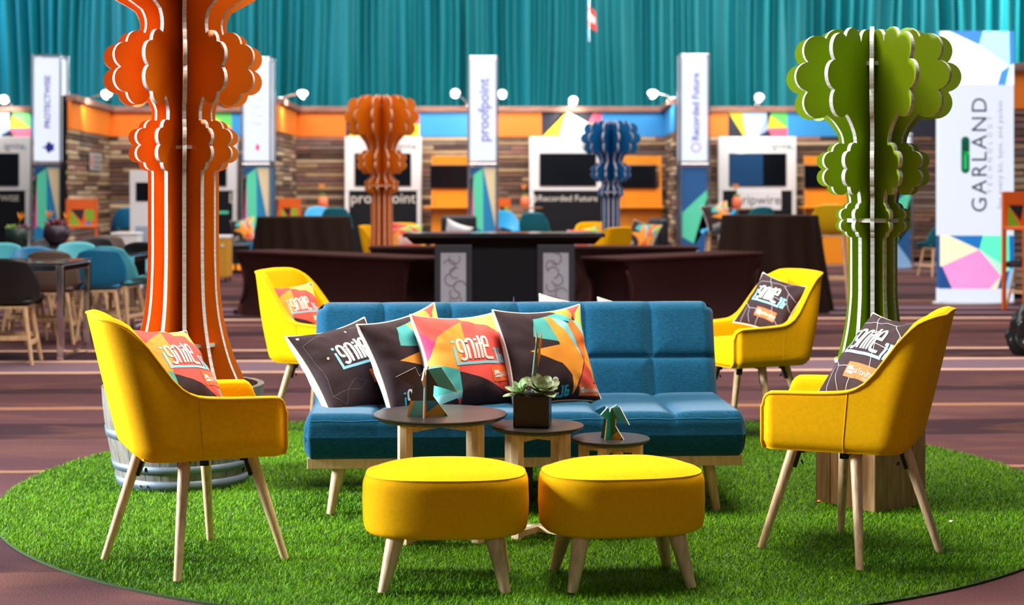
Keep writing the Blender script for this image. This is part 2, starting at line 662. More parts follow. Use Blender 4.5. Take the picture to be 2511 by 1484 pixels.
def booth_wall(label, p0, p1, panels, seed, weights=(3, 3, 2, 2, 2, 2), plank_z0=0.0):
    """p0,p1: plan ends, seen left to right from the hall; face towards -y side"""
    R = random.Random(seed)
    p0, p1 = Vector((*p0, 0)), Vector((*p1, 0))
    d = p1 - p0
    ln = d.length
    rz = math.atan2(d.y, d.x)
    t = thing('booth_wall', label, 'booth wall', tuple(p0), rz, 'plank clad booth walls')
    obj('core_board', MB().box((ln / 2, 0.05, TOP / 2), (ln, 0.06, TOP - 0.02)), M_panelblack, t)
    rows = int((BAND0 - plank_z0) / PH)
    for r in range(rows):
        z = BAND0 - PH * (r + 0.5)
        x = -R.random() * 0.9 * PL
        while x < ln:
            a, b_ = max(x, 0), min(x + PL, ln)
            if b_ - a > 0.05:
                mi = R.choices(range(6), weights)[0]
                pk = bpy.data.objects.new('plank', PLANKMESH[mi][r % 2])
                COL.objects.link(pk)
                pk.parent = t
                pk.location = ((a + b_) / 2, -0.005 - R.random() * 0.03, z)
                pk.scale = ((b_ - a) / PL, 1, 0.82 + 0.2 * R.random())
            x += PL
    for (u0, u1, kind) in panels:
        a, b_ = u0 * ln, u1 * ln
        if kind in ('orange', 'blue', 'dark'):
            obj('header_panel', MB().box(((a + b_) / 2, -0.03, (BAND0 + BAND1) / 2), (b_ - a, 0.05, BAND1 - BAND0)),
                {'orange': M_bor, 'blue': M_bblue, 'dark': M_pdark}[kind], t)
        else:
            m = MB().box(((a + b_) / 2, -0.029, (BAND0 + BAND1) / 2), (b_ - a, 0.048, BAND1 - BAND0))
            facets(m, a, b_, BAND0, BAND1, -0.0545, kind == 'facets_b')
            obj('header_panel', m, FACM, t, fix=False)['label'] = 'header panel printed with coloured facets'
    obj('cornice', MB().box((ln / 2, -0.05, (BAND1 + TOP) / 2), (ln, 0.16, TOP - BAND1), bevel=0.008), PLANKM[2], t)
    return t


DB = 29.0
xb = lambda px: WX(px, DB)
booth_wall('plank booth wall at the far left with a faceted header over its screen', (xb(-160), DB), (xb(268), DB),
           [(0, 0.2, 'orange'), (0.2, 0.553, 'facets_b'), (0.553, 1, 'blue')], 1)
booth_wall('plank booth wall behind the tall orange card tree and barrel', (xb(270), DB), (xb(724), DB),
           [(0, 0.28, 'orange'), (0.28, 0.66, 'facets_b'), (0.66, 1, 'blue')], 2)
booth_wall('plank booth wall behind the smaller orange card tree in the distance', (xb(726), DB), (xb(1182), DB),
           [(0, 0.27, 'orange'), (0.27, 0.665, 'facets_a'), (0.665, 1, 'blue')], 3)
booth_wall('plank booth wall behind the blue card tree', (xb(1184), DB), (xb(1636), DB),
           [(0, 0.318, 'orange'), (0.318, 0.645, 'facets_a'), (0.645, 1, 'blue')], 4)
booth_wall('plank booth wall behind the half lit blue screen', (xb(1640), DB), (xb(2086), DB),
           [(0, 0.325, 'orange'), (0.325, 0.65, 'facets_b'), (0.65, 1, 'blue')], 5)
booth_wall('plank booth wall with shade coloured into it between green card tree and lit banner', (xb(2088), DB), (xb(2330), DB),
           [(0, 1, 'dark')], 6, weights=(3, 0.3, 1, 1, 0, 5))  # darker plank mix and header stand in for the shade on this wall
part_ = booth_wall('plank partition coming forward beside the barrel side light tower', (WX(165, 25.4), 25.4), (xb(269) - 0.02, DB - 0.06),
           [(0, 1, 'orange')], 7, weights=(2, 4, 2, 2, 4, 1))
booth_wall('plank partition coming forward beside the light tower with pink mark', (WX(677, 26.4), 26.4), (xb(725) - 0.02, DB - 0.06),
           [(0, 1, 'orange')], 8, weights=(2, 4, 2, 2, 4, 1))
booth_wall('plank partition coming forward behind the light tower right of the blue tree', (xb(1637), DB - 0.06), (WX(1656, 26.5), 26.5),
           [(0, 1, 'blue')], 9)
DR = 19.2
booth_wall('plank booth wall at the right edge behind the lit banner', (WX(2425, DR), DR), (WX(2720, DR), DR),
           [(0, 1, 'orange')], 10, weights=(2, 4, 2, 2, 3, 1))


sg = MB().box((2.0, -0.075, 1.80), (1.05, 0.012, 0.30), 0)
for k in range(3):
    for q in range(4 + k % 2):
        sg.box((1.85 + 0.16 * q, -0.083, 1.88 - 0.085 * k), (0.11, 0.004, 0.05), 1)
sg.add([(1.55, -0.0825, 1.70), (1.68, -0.0825, 1.74), (1.66, -0.0825, 1.86), (1.58, -0.0825, 1.92)], [[0, 1, 2, 3]], 2)
obj('wall_sign', sg, [mat('sign_grey', (0.42, 0.38, 0.36), 0.6), mat('sign_ink', (0.18, 0.16, 0.16), 0.6), M_red], part_, fix=False)


# spot lamps on bent arms over the headers
def arm_lamp(label, base, head, aim, power):
    t = thing('arm_lamp', label, 'lamp', base, 0, 'spot lamps above the booths')
    h = Vector(head) - Vector(base)
    obj('mount', MB().box((0, 0, 0.02), (0.09, 0.09, 0.05), bevel=0.008), M_chrome, t)
    obj('arm', MB().tube([(0, 0, 0.03), tuple(h * 0.5 + Vector((0, 0, 0.03))), tuple(h)], 0.018, 8), M_chrome, t)
    a = (Vector(aim) - Vector(head)).normalized()
    obj('lamp_head', MB().cyl(tuple(h - a * 0.02), tuple(h + a * 0.035), 0.05, 0.085, 20), M_white, t)
    obj('frosted_bulb', MB().lathe([(0.001, -0.05), (0.05, -0.04), (0.075, 0.0), (0.05, 0.04), (0.001, 0.05)], 20), mat('frosted_glow', (1.0, 0.98, 0.94), 0.3, emit=5), t, loc=tuple(h + Vector((0, -0.04, -0.01))))
    obj('lamp_lens', MB().cyl(tuple(h + a * 0.052), tuple(h + a * 0.062), 0.08, 0.08, 20), M_lampglow, t)
    l = bpy.data.lights.new('lamp_light', 'SPOT')
    l.energy = power
    l.spot_size = 1.5
    l.spot_blend = 0.7
    l.shadow_soft_size = 0.06
    l.color = (1.0, 0.93, 0.82)
    lo = bpy.data.objects.new('lamp_light', l)
    COL.objects.link(lo)
    lo.parent = t
    lo.location = h + a * 0.09
    lo.rotation_euler = a.to_track_quat('-Z', 'Y').to_euler()
    return t


def lampat(label, bpx, bd, hpx, hpy, hd, apx, power=60):
    base = (WX(bpx, bd), bd - 0.03, TOP)
    head = (WX(hpx, hd), hd, WZ(hpy, hd))
    arm_lamp(label, base, head, (WX(apx, DB), bd, 2.45), power)


lampat('spot lamp on long arm beside the barrel side light tower', 214, 27.0, 265, 229, 26.2, 215)
lampat('spot lamp on long arm beside the tower with pink mark', 690, 26.9, 745, 228, 26.6, 690)
lampat('spot lamp to the left of the middle light tower', 1150, DB, 1117, 226, 27.6, 1100)
lampat('spot lamp to the right of the middle light tower', 1196, DB, 1231, 228, 27.6, 1240)
lampat('spot lamp on long arm left of the tower beyond the blue tree', 1650, 26.9, 1598, 227, 26.4, 1640)
lampat('spot lamp over the faceted header with half lit blue screen', 1856, DB, 1862, 237, 27.5, 1850)
lampat('spot lamp over the faceted header behind the blue card tree', 1402, DB, 1406, 243, 28.3, 1400)
lampat('spot lamp over the faceted header at the far left', 26, DB, 10, 240, 28.3, 20)

# monitor walls
def monitor_wall(label, px0, px1, logo, lit=False, boxed=False, size=0.17):
    d = 28.55
    x0, x1 = WX(px0, d), WX(px1, d)
    w_ = x1 - x0
    t = thing('monitor_wall', label, 'display', ((x0 + x1) / 2, d, 0), 0, 'white framed monitor walls in the booths')
    zt, zm = WZ(335, d), WZ(468, d)
    fr = MB()
    fr.box((0, 0.1, (zt + zm) / 2), (w_, 0.2, zt - zm), bevel=0.012)
    obj('upper_panel', fr, M_white, t)
    obj('lower_panel', MB().box((0, 0.11, zm / 2), (w_ - 0.16, 0.18, zm - 0.004), bevel=0.006), M_panelblack, t)
    for s in (-1, 1):
        obj('side_post', MB().box((s * (w_ / 2 - 0.04), 0.1, zm / 2), (0.08 - 0.004, 0.2, zm - 0.004), bevel=0.006), M_white, t)
    sx, z0, z1 = w_ * 0.735, WZ(456, d), WZ(376, d)
    sc = obj('screen', MB().box((0, -0.012, (z0 + z1) / 2), (sx, 0.03, z1 - z0), bevel=0.004), M_screen, t)
    if lit:
        obj('lit_image', MB().box((-sx * 0.2, -0.029, (z0 + z1) / 2), (sx * 0.58, 0.003, (z1 - z0) * 0.96)), M_screenblue, sc)
    # event mark near the top edge
    vs, fs = text_geo('ignite', 0.17)
    obj('event_lettering', MB().add(vs, fs, 0, False, frame((w_ * 0.30, -0.004, zt - 0.17), (1, 0, 0), (0, 0, 1))),
        mat('grey_ink', (0.12, 0.14, 0.17), 0.7), t, fix=False)
    vs, fs = text_geo('16', 0.12)
    obj('event_number', MB().add(vs, fs, 0, False, frame((w_ * 0.43, -0.004, zt - 0.21), (1, 0, 0), (0, 0, 1))), M_inkblue, t, fix=False)
    zl = WZ(487, d)
    if boxed:
        obj('logo_plate', MB().box((0.03, 0.012, zl - 0.03), (0.80, 0.03, 0.36), bevel=0.014), M_white, t)
        vs, fs = text_geo(logo, size)
        obj('lettering', MB().add(vs, fs, 0, False, frame((0.03, -0.006, zl - 0.03), (1, 0, 0), (0, 0, 1))), mat('dark_ink', (0.02, 0.025, 0.04), 0.6), t, fix=False)
    else:
        vs, fs = text_geo(logo, size)
        obj('lettering', MB().add(vs, fs, 0, False, frame((0.0, 0.016, zl), (1, 0, 0), (0, 0, 1))), M_ink, t, fix=False)
    return t


monitor_wall('white framed monitor wall at the left edge behind the light tower', -115, 72, 'PROTECTWISE', size=0.15)
t = monitor_wall('white framed monitor wall half hidden by the tall orange tree trunk', 392, 581, 'L', size=0.26)
for o_ in t.children:
    if o_.name.startswith('lettering'):
        o_.location.x = 0.60
obj('green_bar', MB().box((0.42, 0.014, WZ(521, 28.55)), (0.24, 0.004, 0.05)), M_pmint, t)
monitor_wall('white framed monitor wall behind the smaller orange card tree', 845, 1033, 'proofpoint', size=0.27)
t = monitor_wall('white framed monitor wall partly behind the blue card tree', 1298, 1487, 'Recorded Future', size=0.155)
ring = MB()
for k in range(6):
    a = k * PI / 3
    ring.cyl((-0.62 + 0.05 * math.cos(a), 0.012, 1.155 + 0.05 * math.sin(a)), (-0.62 + 0.05 * math.cos(a), 0.018, 1.155 + 0.05 * math.sin(a)), 0.022, n=10)
obj('logo_mark', ring, M_ink, t)
monitor_wall('white framed monitor wall with screen half lit in blue', 1762, 1953, 'tripwire', lit=True, boxed=True, size=0.24)


# orange kiosks
def kiosk(label, px):
    d = 28.0
    t = thing('orange_kiosk', label, 'kiosk', (WX(px, d), d, 0), 0, 'orange monitor kiosks in the booths')
    H_ = WZ(381, d)
    for s in (-1, 1):
        p = [(-0.10, 0), (0.35, 0), (0.35, H_), (0.24, H_), (0.14, 1.05)]
        obj('side_board', MB().prism(p, 0.03, M=frame((s * 0.35, 0, 0), (0, 1, 0), (0, 0, 1))), M_kiosk, t)
    obj('head_panel', MB().box((0, 0.27, H_ - 0.09), (0.67, 0.03, 0.17)), M_kiosk, t)
    obj('middle_panel', MB().box((0, 0.20, 1.18), (0.67, 0.03, 0.33)), M_kiosk, t)
    obj('front_panel', MB().box((0, 0.02, 0.49), (0.67, 0.03, 0.96)), M_kiosk, t)
    obj('shelf', MB().box((-0.06, 0.0, 1.01), (0.86, 0.42, 0.035), bevel=0.005), M_kiosk, t)
    obj('monitor', MB().box((-0.06, 0.17, 1.55), (0.66, 0.06, 0.42), bevel=0.01), M_screen, t)
    return t


kiosk('orange monitor kiosk beside the middle light tower', 1108)
kiosk('orange monitor kiosk behind the blue card tree', 1574)
kiosk('orange monitor kiosk behind the yellow bar stool', 2030)


# light towers
def light_tower(label, px, d, textbody, tsize, mark, lower, top_py=138, tpy=270):
    x = WX(px, d)
    W_ = 0.46
    t = thing('light_tower', label, 'light tower', (x, d, 0), 0, 'chrome framed light towers')
    zt = WZ(top_py, d)
    zb = WZ(398, d)
    for sx in (-1, 1):
        for sy in (0, 1):
            obj('post', MB().cyl((sx * W_ / 2, sy * W_, 0), (sx * W_ / 2, sy * W_, zt + 0.03), 0.017, n=10), M_chrome, t)
    for z in (zt + 0.01, zb - 0.03, 0.03):
        fr = MB()
        for a, b_ in (((-1, 0), (1, 0)), ((1, 0), (1, 1)), ((1, 1), (-1, 1)), ((-1, 1), (-1, 0))):
            fr.cyl((a[0] * W_ / 2, a[1] * W_, z), (b_[0] * W_ / 2, b_[1] * W_, z), 0.014, n=8)
        obj('frame_ring', fr, M_chrome, t)
    obj('light_box', MB().box((0, W_ / 2, (zt + zb) / 2), (W_ - 0.05, W_ - 0.05, zt - zb - 0.05), bevel=0.012), M_glow, t)
    if textbody:
        vs, fs = text_geo(textbody, tsize, bold=0.004)
        M = frame((0.02, 0.022, WZ(tpy, d)), (0, 0, 1), (-1, 0, 0))
        obj('lettering', MB().add(vs, fs, 0, False, M), mat('violet_ink', (0.13, 0.13, 0.42), 0.6, emit=0.30), t, fix=False)
    if mark:
        m = MB()
        mk, mcol = mark
        if mk == 'person':
            m.add([(-0.10, 0.021, 0), (0.10, 0.021, 0.06), (0.10, 0.021, -0.06)], [[0, 1, 2]])
            m.add([(0.11 + 0.05 * math.cos(a * PI / 6) - 0.09, 0.0205, 0.09 * math.sin(a * PI / 6)) for a in range(12)], [list(range(12))])
        elif mk == 'drop':
            m.add([(0.03 * math.cos(a * PI / 5), 0.021, 0.055 * math.sin(a * PI / 5)) for a in range(10)], [list(range(10))])
        else:
            for k in range(8):
                a = k * PI / 4
                m.add([(0.07 * math.cos(a) + 0.018 * math.cos(q * PI / 4), 0.021, 0.07 * math.sin(a) + 0.018 * math.sin(q * PI / 4)) for q in range(8)], [list(range(8))])
        o_ = obj('logo_mark', m, mcol, t, loc=(0.02, 0, zb + 0.24), fix=False)
    if mark and mark[0] == 'drop':
        m = MB()
        for k, (u, ln_) in enumerate(((0.62, 0.09), (0.75, 0.05), (0.90, 0.09), (1.02, 0.07), (1.14, 0.10))):
            m.box((0.02 + 0.04 * (k % 2), 0.021, zb + u), (ln_ + 0.04, 0.002, 0.035))
            m.box((-0.05, 0.021, zb + u + 0.03), (0.05, 0.002, 0.025))
        obj('faint_lettering', m, mat('faint_blue_ink', (0.45, 0.55, 0.85), 0.6, emit=0.5), t)
    # lower graphic body
    L_ = MB().box((0, W_ / 2, (zb - 0.06) / 2), (W_ - 0.06, W_ - 0.06, zb - 0.08), mi=0)
    a = W_ / 2 - 0.03
    h = zb - 0.07
    y = 0.0285

    def q(pts, mi):
        L_.add([(-a + 2 * a * u, y, h * v) for u, v in pts], [list(range(len(pts)))], mi)
    if lower == 'a':
        q([(0, 0.45), (0.12, 0.93), (0, 0.9)], 3)
        q([(0.0, 0.42), (0.12, 0.42), (0.10, 0.92), (0.0, 0.88)], 3)
        q([(0.12, 0.44), (0.52, 0.38), (0.50, 0.99), (0.10, 0.92)], 1)
        q([(0.52, 0.99), (1, 0.99), (1, 0.42)], 2)
        q([(0, 0.90), (0.50, 0.99), (0, 0.99)], 4)
    else:
        q([(0, 0.56), (1, 0.78), (1, 0.42), (0.5, 0.26), (0, 0.33)], 1)
        q([(1, 0.70), (1, 0.42), (0.45, 0.26)], 5)
        q([(0, 0.33), (0.5, 0.26), (0.0, 0.14)], 4)
        q([(0.45, 0.26), (1, 0.42), (1, 0.12)], 4)
        q([(0.45, 0.26), (1, 0.08), (1, 0.0), (0.0, 0.0), (0, 0.10)], 6)
    obj('graphic_body', L_, [M_pblue if lower == 'a' else M_pnavy, M_pmint, M_psand, mat('facet_magenta', (0.75, 0.07, 0.35), 0.6), M_pnavy, M_pperi,
                             mat('facet_lightblue', (0.25, 0.50, 0.85), 0.6)], t, fix=False)
    return t


light_tower('white lit tower at the left with dark blue mark and lettering', 113, 25.5, 'PROTECTWISE', 0.128, ('person', mat('royal_ink', (0.01, 0.03, 0.35), 0.6)), 'a', 137, 250)
light_tower('white lit tower with a small pink mark right of the tall orange tree', 628, 25.6, '', 0.26, ('drop', mat('pink_ink', (0.80, 0.02, 0.18), 0.6)), 'a', 143)
light_tower('white lit tower in the middle behind the bar', 1184, 25.6, 'proofpoint', 0.235, None, 'a', 140)
light_tower('white lit tower with ring of dots right of the blue tree', 1704, 25.6, 'Recorded Future', 0.158, ('dots', mat('mauve_ink', (0.40, 0.12, 0.50), 0.6)), 'b', 135, 262)
light_tower('white lit tower mostly hidden behind the green card tree', 2203, 26.2, '', 0.2, None, 'b', 330)


# big lit banner at the right
def banner():
    d = 18.2
    x0, x1 = WX(2306, d), WX(2488, d)
    w_ = x1 - x0
    t = thing('lit_banner', 'tall lit white banner with green capsule mark and faceted ends', 'banner', ((x0 + x1) / 2, d, 0))
    zs = [WZ(y, d) for y in (743, 708, 578, 208, 76)]
    prof = [(w_ / 2 * math.sin(a), 0.12 - 0.12 * math.cos(a)) for a in (-1.2, -0.9, -0.6, -0.3, 0, 0.3, 0.6, 0.9, 1.2)]
    prof = [(-w_ / 2 + w_ * k / 12, 0.10 * (2 * k / 12 - 1) ** 2) for k in range(13)]
    yf = lambda u: 0.030 * (2 * u - 1) ** 2
    obj('base_plate', MB().lathe([(0, 0), (w_ * 0.56, 0), (w_ * 0.56, 0.02), (0, 0.03)], 40, smooth=False), M_white, t, loc=(0, 0.15, 0))
    t.children[0].scale = (1, 0.42, 1)

    def shell(z0, z1, m, nm, lab=None):
        mb = MB()
        n = 12
        vs = []
        for z in (z0, z1):
            for k in range(n + 1):
                vs.append((-w_ / 2 + w_ * k / n, yf(k / n), z))
            for k in range(n + 1):
                vs.append((-w_ / 2 + w_ * k / n, 0.20 - yf(k / n) * 0.5, z))
        q_ = 2 * (n + 1)
        loop = list(range(n + 1)) + list(range(2 * n + 1, n, -1))
        fs = [[loop[i], loop[(i + 1) % q_], loop[(i + 1) % q_] + q_, loop[i] + q_] for i in range(q_)]
        fs += [loop[::-1], [i + q_ for i in loop]]
        mb.add(vs, fs)
        o_ = obj(nm, mb, m, t)
        if lab:
            o_['label'] = lab
        return o_
    shell(0.03, zs[1], M_glow, 'plinth')
    body = shell(zs[2], zs[3], M_glow, 'lit_panel')

    def gm(n, c, e):
        return mat(n, c, 0.4, emit=e)
    G = [gm('lit_sand', (0.85, 0.80, 0.55), 0.72), gm('lit_blue', (0.01, 0.16, 0.48), 0.8), gm('lit_mint', (0.10, 0.80, 0.50), 0.9),
         gm('lit_pink', (0.80, 0.28, 0.62), 0.8), gm('lit_pale_mint', (0.45, 0.90, 0.68), 0.75), gm('lit_navy', (0.01, 0.07, 0.24), 0.7), gm('lit_sky', (0.22, 0.55, 0.90), 0.8)]
    G2 = [gm('lit_sand_b', (0.92, 0.92, 0.84), 0.9), gm('lit_blue_b', (0.06, 0.24, 0.66), 0.95), gm('lit_mint_b', (0.42, 0.96, 0.74), 0.95),
          gm('lit_pink_b', (0.86, 0.70, 0.90), 0.92), gm('lit_pale_mint_b', (0.72, 0.97, 0.90), 0.92), gm('lit_navy_b', (0.06, 0.28, 0.65), 0.9), gm('lit_sky_b', (0.70, 0.86, 0.97), 0.92)]
    polys = [([(0, 1), (0.12, 1), (0.52, 0.74), (0.03, 0.42), (0, 0.42)], 0), ([(0.12, 1), (0.57, 1), (0.52, 0.74)], 1),
             ([(0.57, 1), (0.93, 1), (0.94, 0.36), (0.52, 0.74)], 2), ([(0.93, 1), (1, 1), (1, 0.40), (0.94, 0.36)], 1),
             ([(0.52, 0.74), (0.94, 0.36), (0.82, 0.24)], 4), ([(0.03, 0.42), (0.52, 0.74), (0.82, 0.24), (0.66, 0), (0.16, 0)], 3),
             ([(0, 0.42), (0.03, 0.42), (0.16, 0), (0, 0)], 5), ([(0.66, 0), (0.82, 0.24), (0.77, 0)], 0),
             ([(0.82, 0.24), (0.94, 0.36), (0.88, 0), (0.77, 0)], 5), ([(0.94, 0.36), (1, 0.40), (1, 0), (0.88, 0)], 6)]
    for z0, z1, GM in ((zs[1], zs[2], G), (zs[3], zs[4], G2)):
        o_ = shell(z0, z1, GM[5], 'faceted_panel')
        mb = MB()
        for P, mi in polys:
            dense = []
            for i in range(len(P)):
                (u0, v0), (u1, v1) = P[i], P[(i + 1) % len(P)]
                for k in range(6):
                    dense.append((u0 + (u1 - u0) * k / 6, v0 + (v1 - v0) * k / 6))
            # fan about centroid keeps the curved face
            cu = sum(p[0] for p in dense) / len(dense)
            cv = sum(p[1] for p in dense) / len(dense)
            pts = [(cu, cv)] + dense
            vs = [(-w_ / 2 + w_ * u, yf(u) - 0.010, z0 + (z1 - z0) * v) for u, v in pts]
            mb.add(vs, [[0, i, i % len(dense) + 1] for i in range(1, len(dense) + 1)], mi)
        obj('print', mb, GM, o_, fix=False)
    # lettering, read from the bottom up
    dk = mat('banner_ink', (0.05, 0.06, 0.12), 0.6)
    gy = mat('banner_grey_ink', (0.45, 0.50, 0.62), 0.6)

    def up(body, px, py, size, m, sp=1.0):
        vs, fs = text_geo(body, size, spacing=sp)
        u = (px - 2306) / 182.0
        M = frame((-w_ / 2 + w_ * u, yf(u) - 0.004, WZ(py, d)), (0, 0, 1), (-1, 0, 0))
        obj('lettering', MB().add(vs, fs, 0, False, M), m, body_, fix=False)
    body_ = body
    up('GARLAND', 2403, 380, 0.25, dk, 1.2)
    up('TECHNOLOGY', 2428, 380, 0.075, gy, 2.1)
    up('See every bit, byte, and packet', 2453, 380, 0.085, gy, 1.15)
    cap = MB()
    cxp, z0, z1, r = -w_ / 2 + w_ * (2367 - 2306) / 182.0, WZ(415, d), WZ(345, d), 0.048
    pts = [(cxp + r * math.cos(a), z1 + r * math.sin(a)) for a in np.linspace(0, PI, 12)] + [(cxp + r * math.cos(a), z0 + r * math.sin(a)) for a in np.linspace(PI, 2 * PI, 12)]
    cap.add([(x, yf(0.33) - 0.010, z) for x, z in pts], [list(range(len(pts)))], 0)
    for (cx_, za, zb_, hw, mi) in ((cxp, z0, (z0 + z1) / 2 + 0.03, 0.02, 1), (cxp + 0.012, (z0 + z1) / 2, (z0 + z1) / 2 + 0.04, 0.034, 1), (cxp, z0 + 0.20, z1, 0.018, 2)):
        cap.add([(cx_ - hw, yf(0.33) - 0.0115, za), (cx_ + hw, yf(0.33) - 0.0115, za), (cx_ + hw, yf(0.33) - 0.0115, zb_), (cx_ - hw, yf(0.33) - 0.0115, zb_)], [[0, 1, 2, 3]], mi)
    obj('logo_mark', cap, [mat('logo_green', (0.0, 0.20, 0.10), 0.5), mat('logo_bright_green', (0.01, 0.65, 0.16), 0.5, emit=0.2), mat('logo_deep_green', (0.0, 0.11, 0.08), 0.5)], body, fix=False)
    return t


banner()

# hanging pennant near the curtain
t = thing('hanging_pennant', 'small red and white pennant hanging in front of the teal curtain', 'pennant', (WX(1444, 30), 30, WZ(-60, 30)))
obj('rod', MB().cyl((0, 0, 0), (0, 0, -1.25), 0.012, n=8), M_chrome, t)
obj('flag', MB().prism([(-0.02, -0.55), (0.13, -0.68), (0.16, -1.06), (-0.02, -0.96)], 0.012, M=frame((0, 0, 0), (1, 0.25, 0), (0, 0, 1))), mat('pennant_red', (0.75, 0.05, 0.04), 0.7), t)
obj('white_band', MB().prism([(-0.015, -0.68), (0.12, -0.80), (0.12, -0.92), (-0.015, -0.82)], 0.016, M=frame((0, 0, 0), (1, 0.25, 0), (0, 0, 1))), M_white, t)

# ------------------------------------------------------------------ hall furniture between lounge and booths
def stretch_table(label, x, y, rot, ln, dp, h):
    t = thing('stretch_cloth_table', label, 'table', (x, y, 0), rot, 'low tables in brown stretch cloth')

    def cloth(u, v):
        # u round the table, v from floor to top edge
        a = u * 4
        k = int(a) % 4
        f = a - int(a)
        c = [(-1, -1), (1, -1), (1, 1), (-1, 1)]
        p, q = c[k], c[(k + 1) % 4]
        px = (p[0] + (q[0] - p[0]) * f) * ln / 2
        py = (p[1] + (q[1] - p[1]) * f) * dp / 2
        pull = math.sin(PI * f) ** 0.7 * (1 - v) ** 1.0
        side = 0.26 if k % 2 == 0 else 0.20
        inward = side * (math.sin(PI * v) ** 0.9) * (0.35 + 0.65 * math.sin(PI * f) ** 0.5) * (0.5 if k % 2 == 0 else 0.7)
        tx, ty = (0, -1) if k == 0 else (1, 0) if k == 1 else (0, 1) if k == 2 else (-1, 0)
        inx = 0.09 * math.sin(PI * v)
        sx = 1 if px > 0 else -1
        edge = abs(px) / (ln / 2)
        px -= sx * inx * edge ** 6
        return (px - tx * inward * 0.8, py - ty * inward * 0.8, h * v)
    m = MB().grid(cloth, 96, 14, closed_u=True)
    obj('stretch_cover', m, M_span, t)
    obj('tabletop', MB().box((0, 0, h), (ln + 0.01, dp + 0.01, 0.035), bevel=0.012), M_span, t)
    for sx in (-1, 1):
        for sy in (-1, 1):
            obj('foot', MB().cyl((sx * (ln / 2 - 0.01), sy * (dp / 2 - 0.01), 0.0), (sx * (ln / 2 - 0.01), sy * (dp / 2 - 0.01), 0.05), 0.03, n=12), M_black, t)
    return t


TH = 0.655
a = math.atan2(-2.0, 2.10)
stretch_table('low brown stretch cloth table running up to the bar on its barrel side', -1.72, 15.98, a, 2.78, 0.55, TH)
stretch_table('low brown stretch cloth table running up to the bar on its green tree side', 1.62, 15.75, math.atan2(1.72, 1.70), 2.2, 0.55, TH)
stretch_table('low brown stretch cloth table behind the bar in front of the orange tree', -0.93, 17.75, math.radians(2), 1.3, 0.5, TH + 0.01)
stretch_table('low brown stretch cloth table behind the bar in front of the blue tree', 1.33, 17.75, math.radians(-2), 1.45, 0.5, TH + 0.01)


def draped_round(label, x, y, R, h, seed):
    t = thing('draped_round_table', label, 'table', (x, y, 0), 0, 'tall round tables in brown cloth')
    rr = random.Random(seed)
    ph = [rr.uniform(0, 6.28) for _ in range(4)]

    def cloth(u, v):
        a = 2 * PI * u
        s = 1 - v
        f = math.sin(15 * a + ph[0] + 2.0 * math.sin(a * 2 + ph[1])) * 0.6 + math.sin(9 * a + ph[2]) * 0.4
        r = R + 0.015 + s ** 1.2 * (0.10 + 0.075 * f) + 0.012 * f * min(1, s * 6)
        return (r * math.cos(a + 0.10 * s), r * math.sin(a + 0.10 * s), 0.004 + (h - 0.006) * v)
    m = MB().grid(cloth, 260, 14, closed_u=True)
    m.lathe([(R + 0.015, h - 0.002), (R + 0.004, h + 0.006), (0.001, h + 0.008)], 64)
    obj('tablecloth_drape', m, M_brown, t)
    obj('pedestal', MB().cyl((0, 0, 0), (0, 0, h - 0.01), 0.05, n=16).cyl((0, 0, 0.0), (0, 0, 0.03), 0.32, n=24), M_black, t)
    return t


draped_round('tall round table in pleated brown cloth beside the lit tower with pink mark', WX(745, 18.1), 18.1, 0.515, 1.0, 3)
draped_round('tall round table in pleated brown cloth beside the green card tree', WX(1888, 17.3), 17.3, 0.505, 1.03, 4)


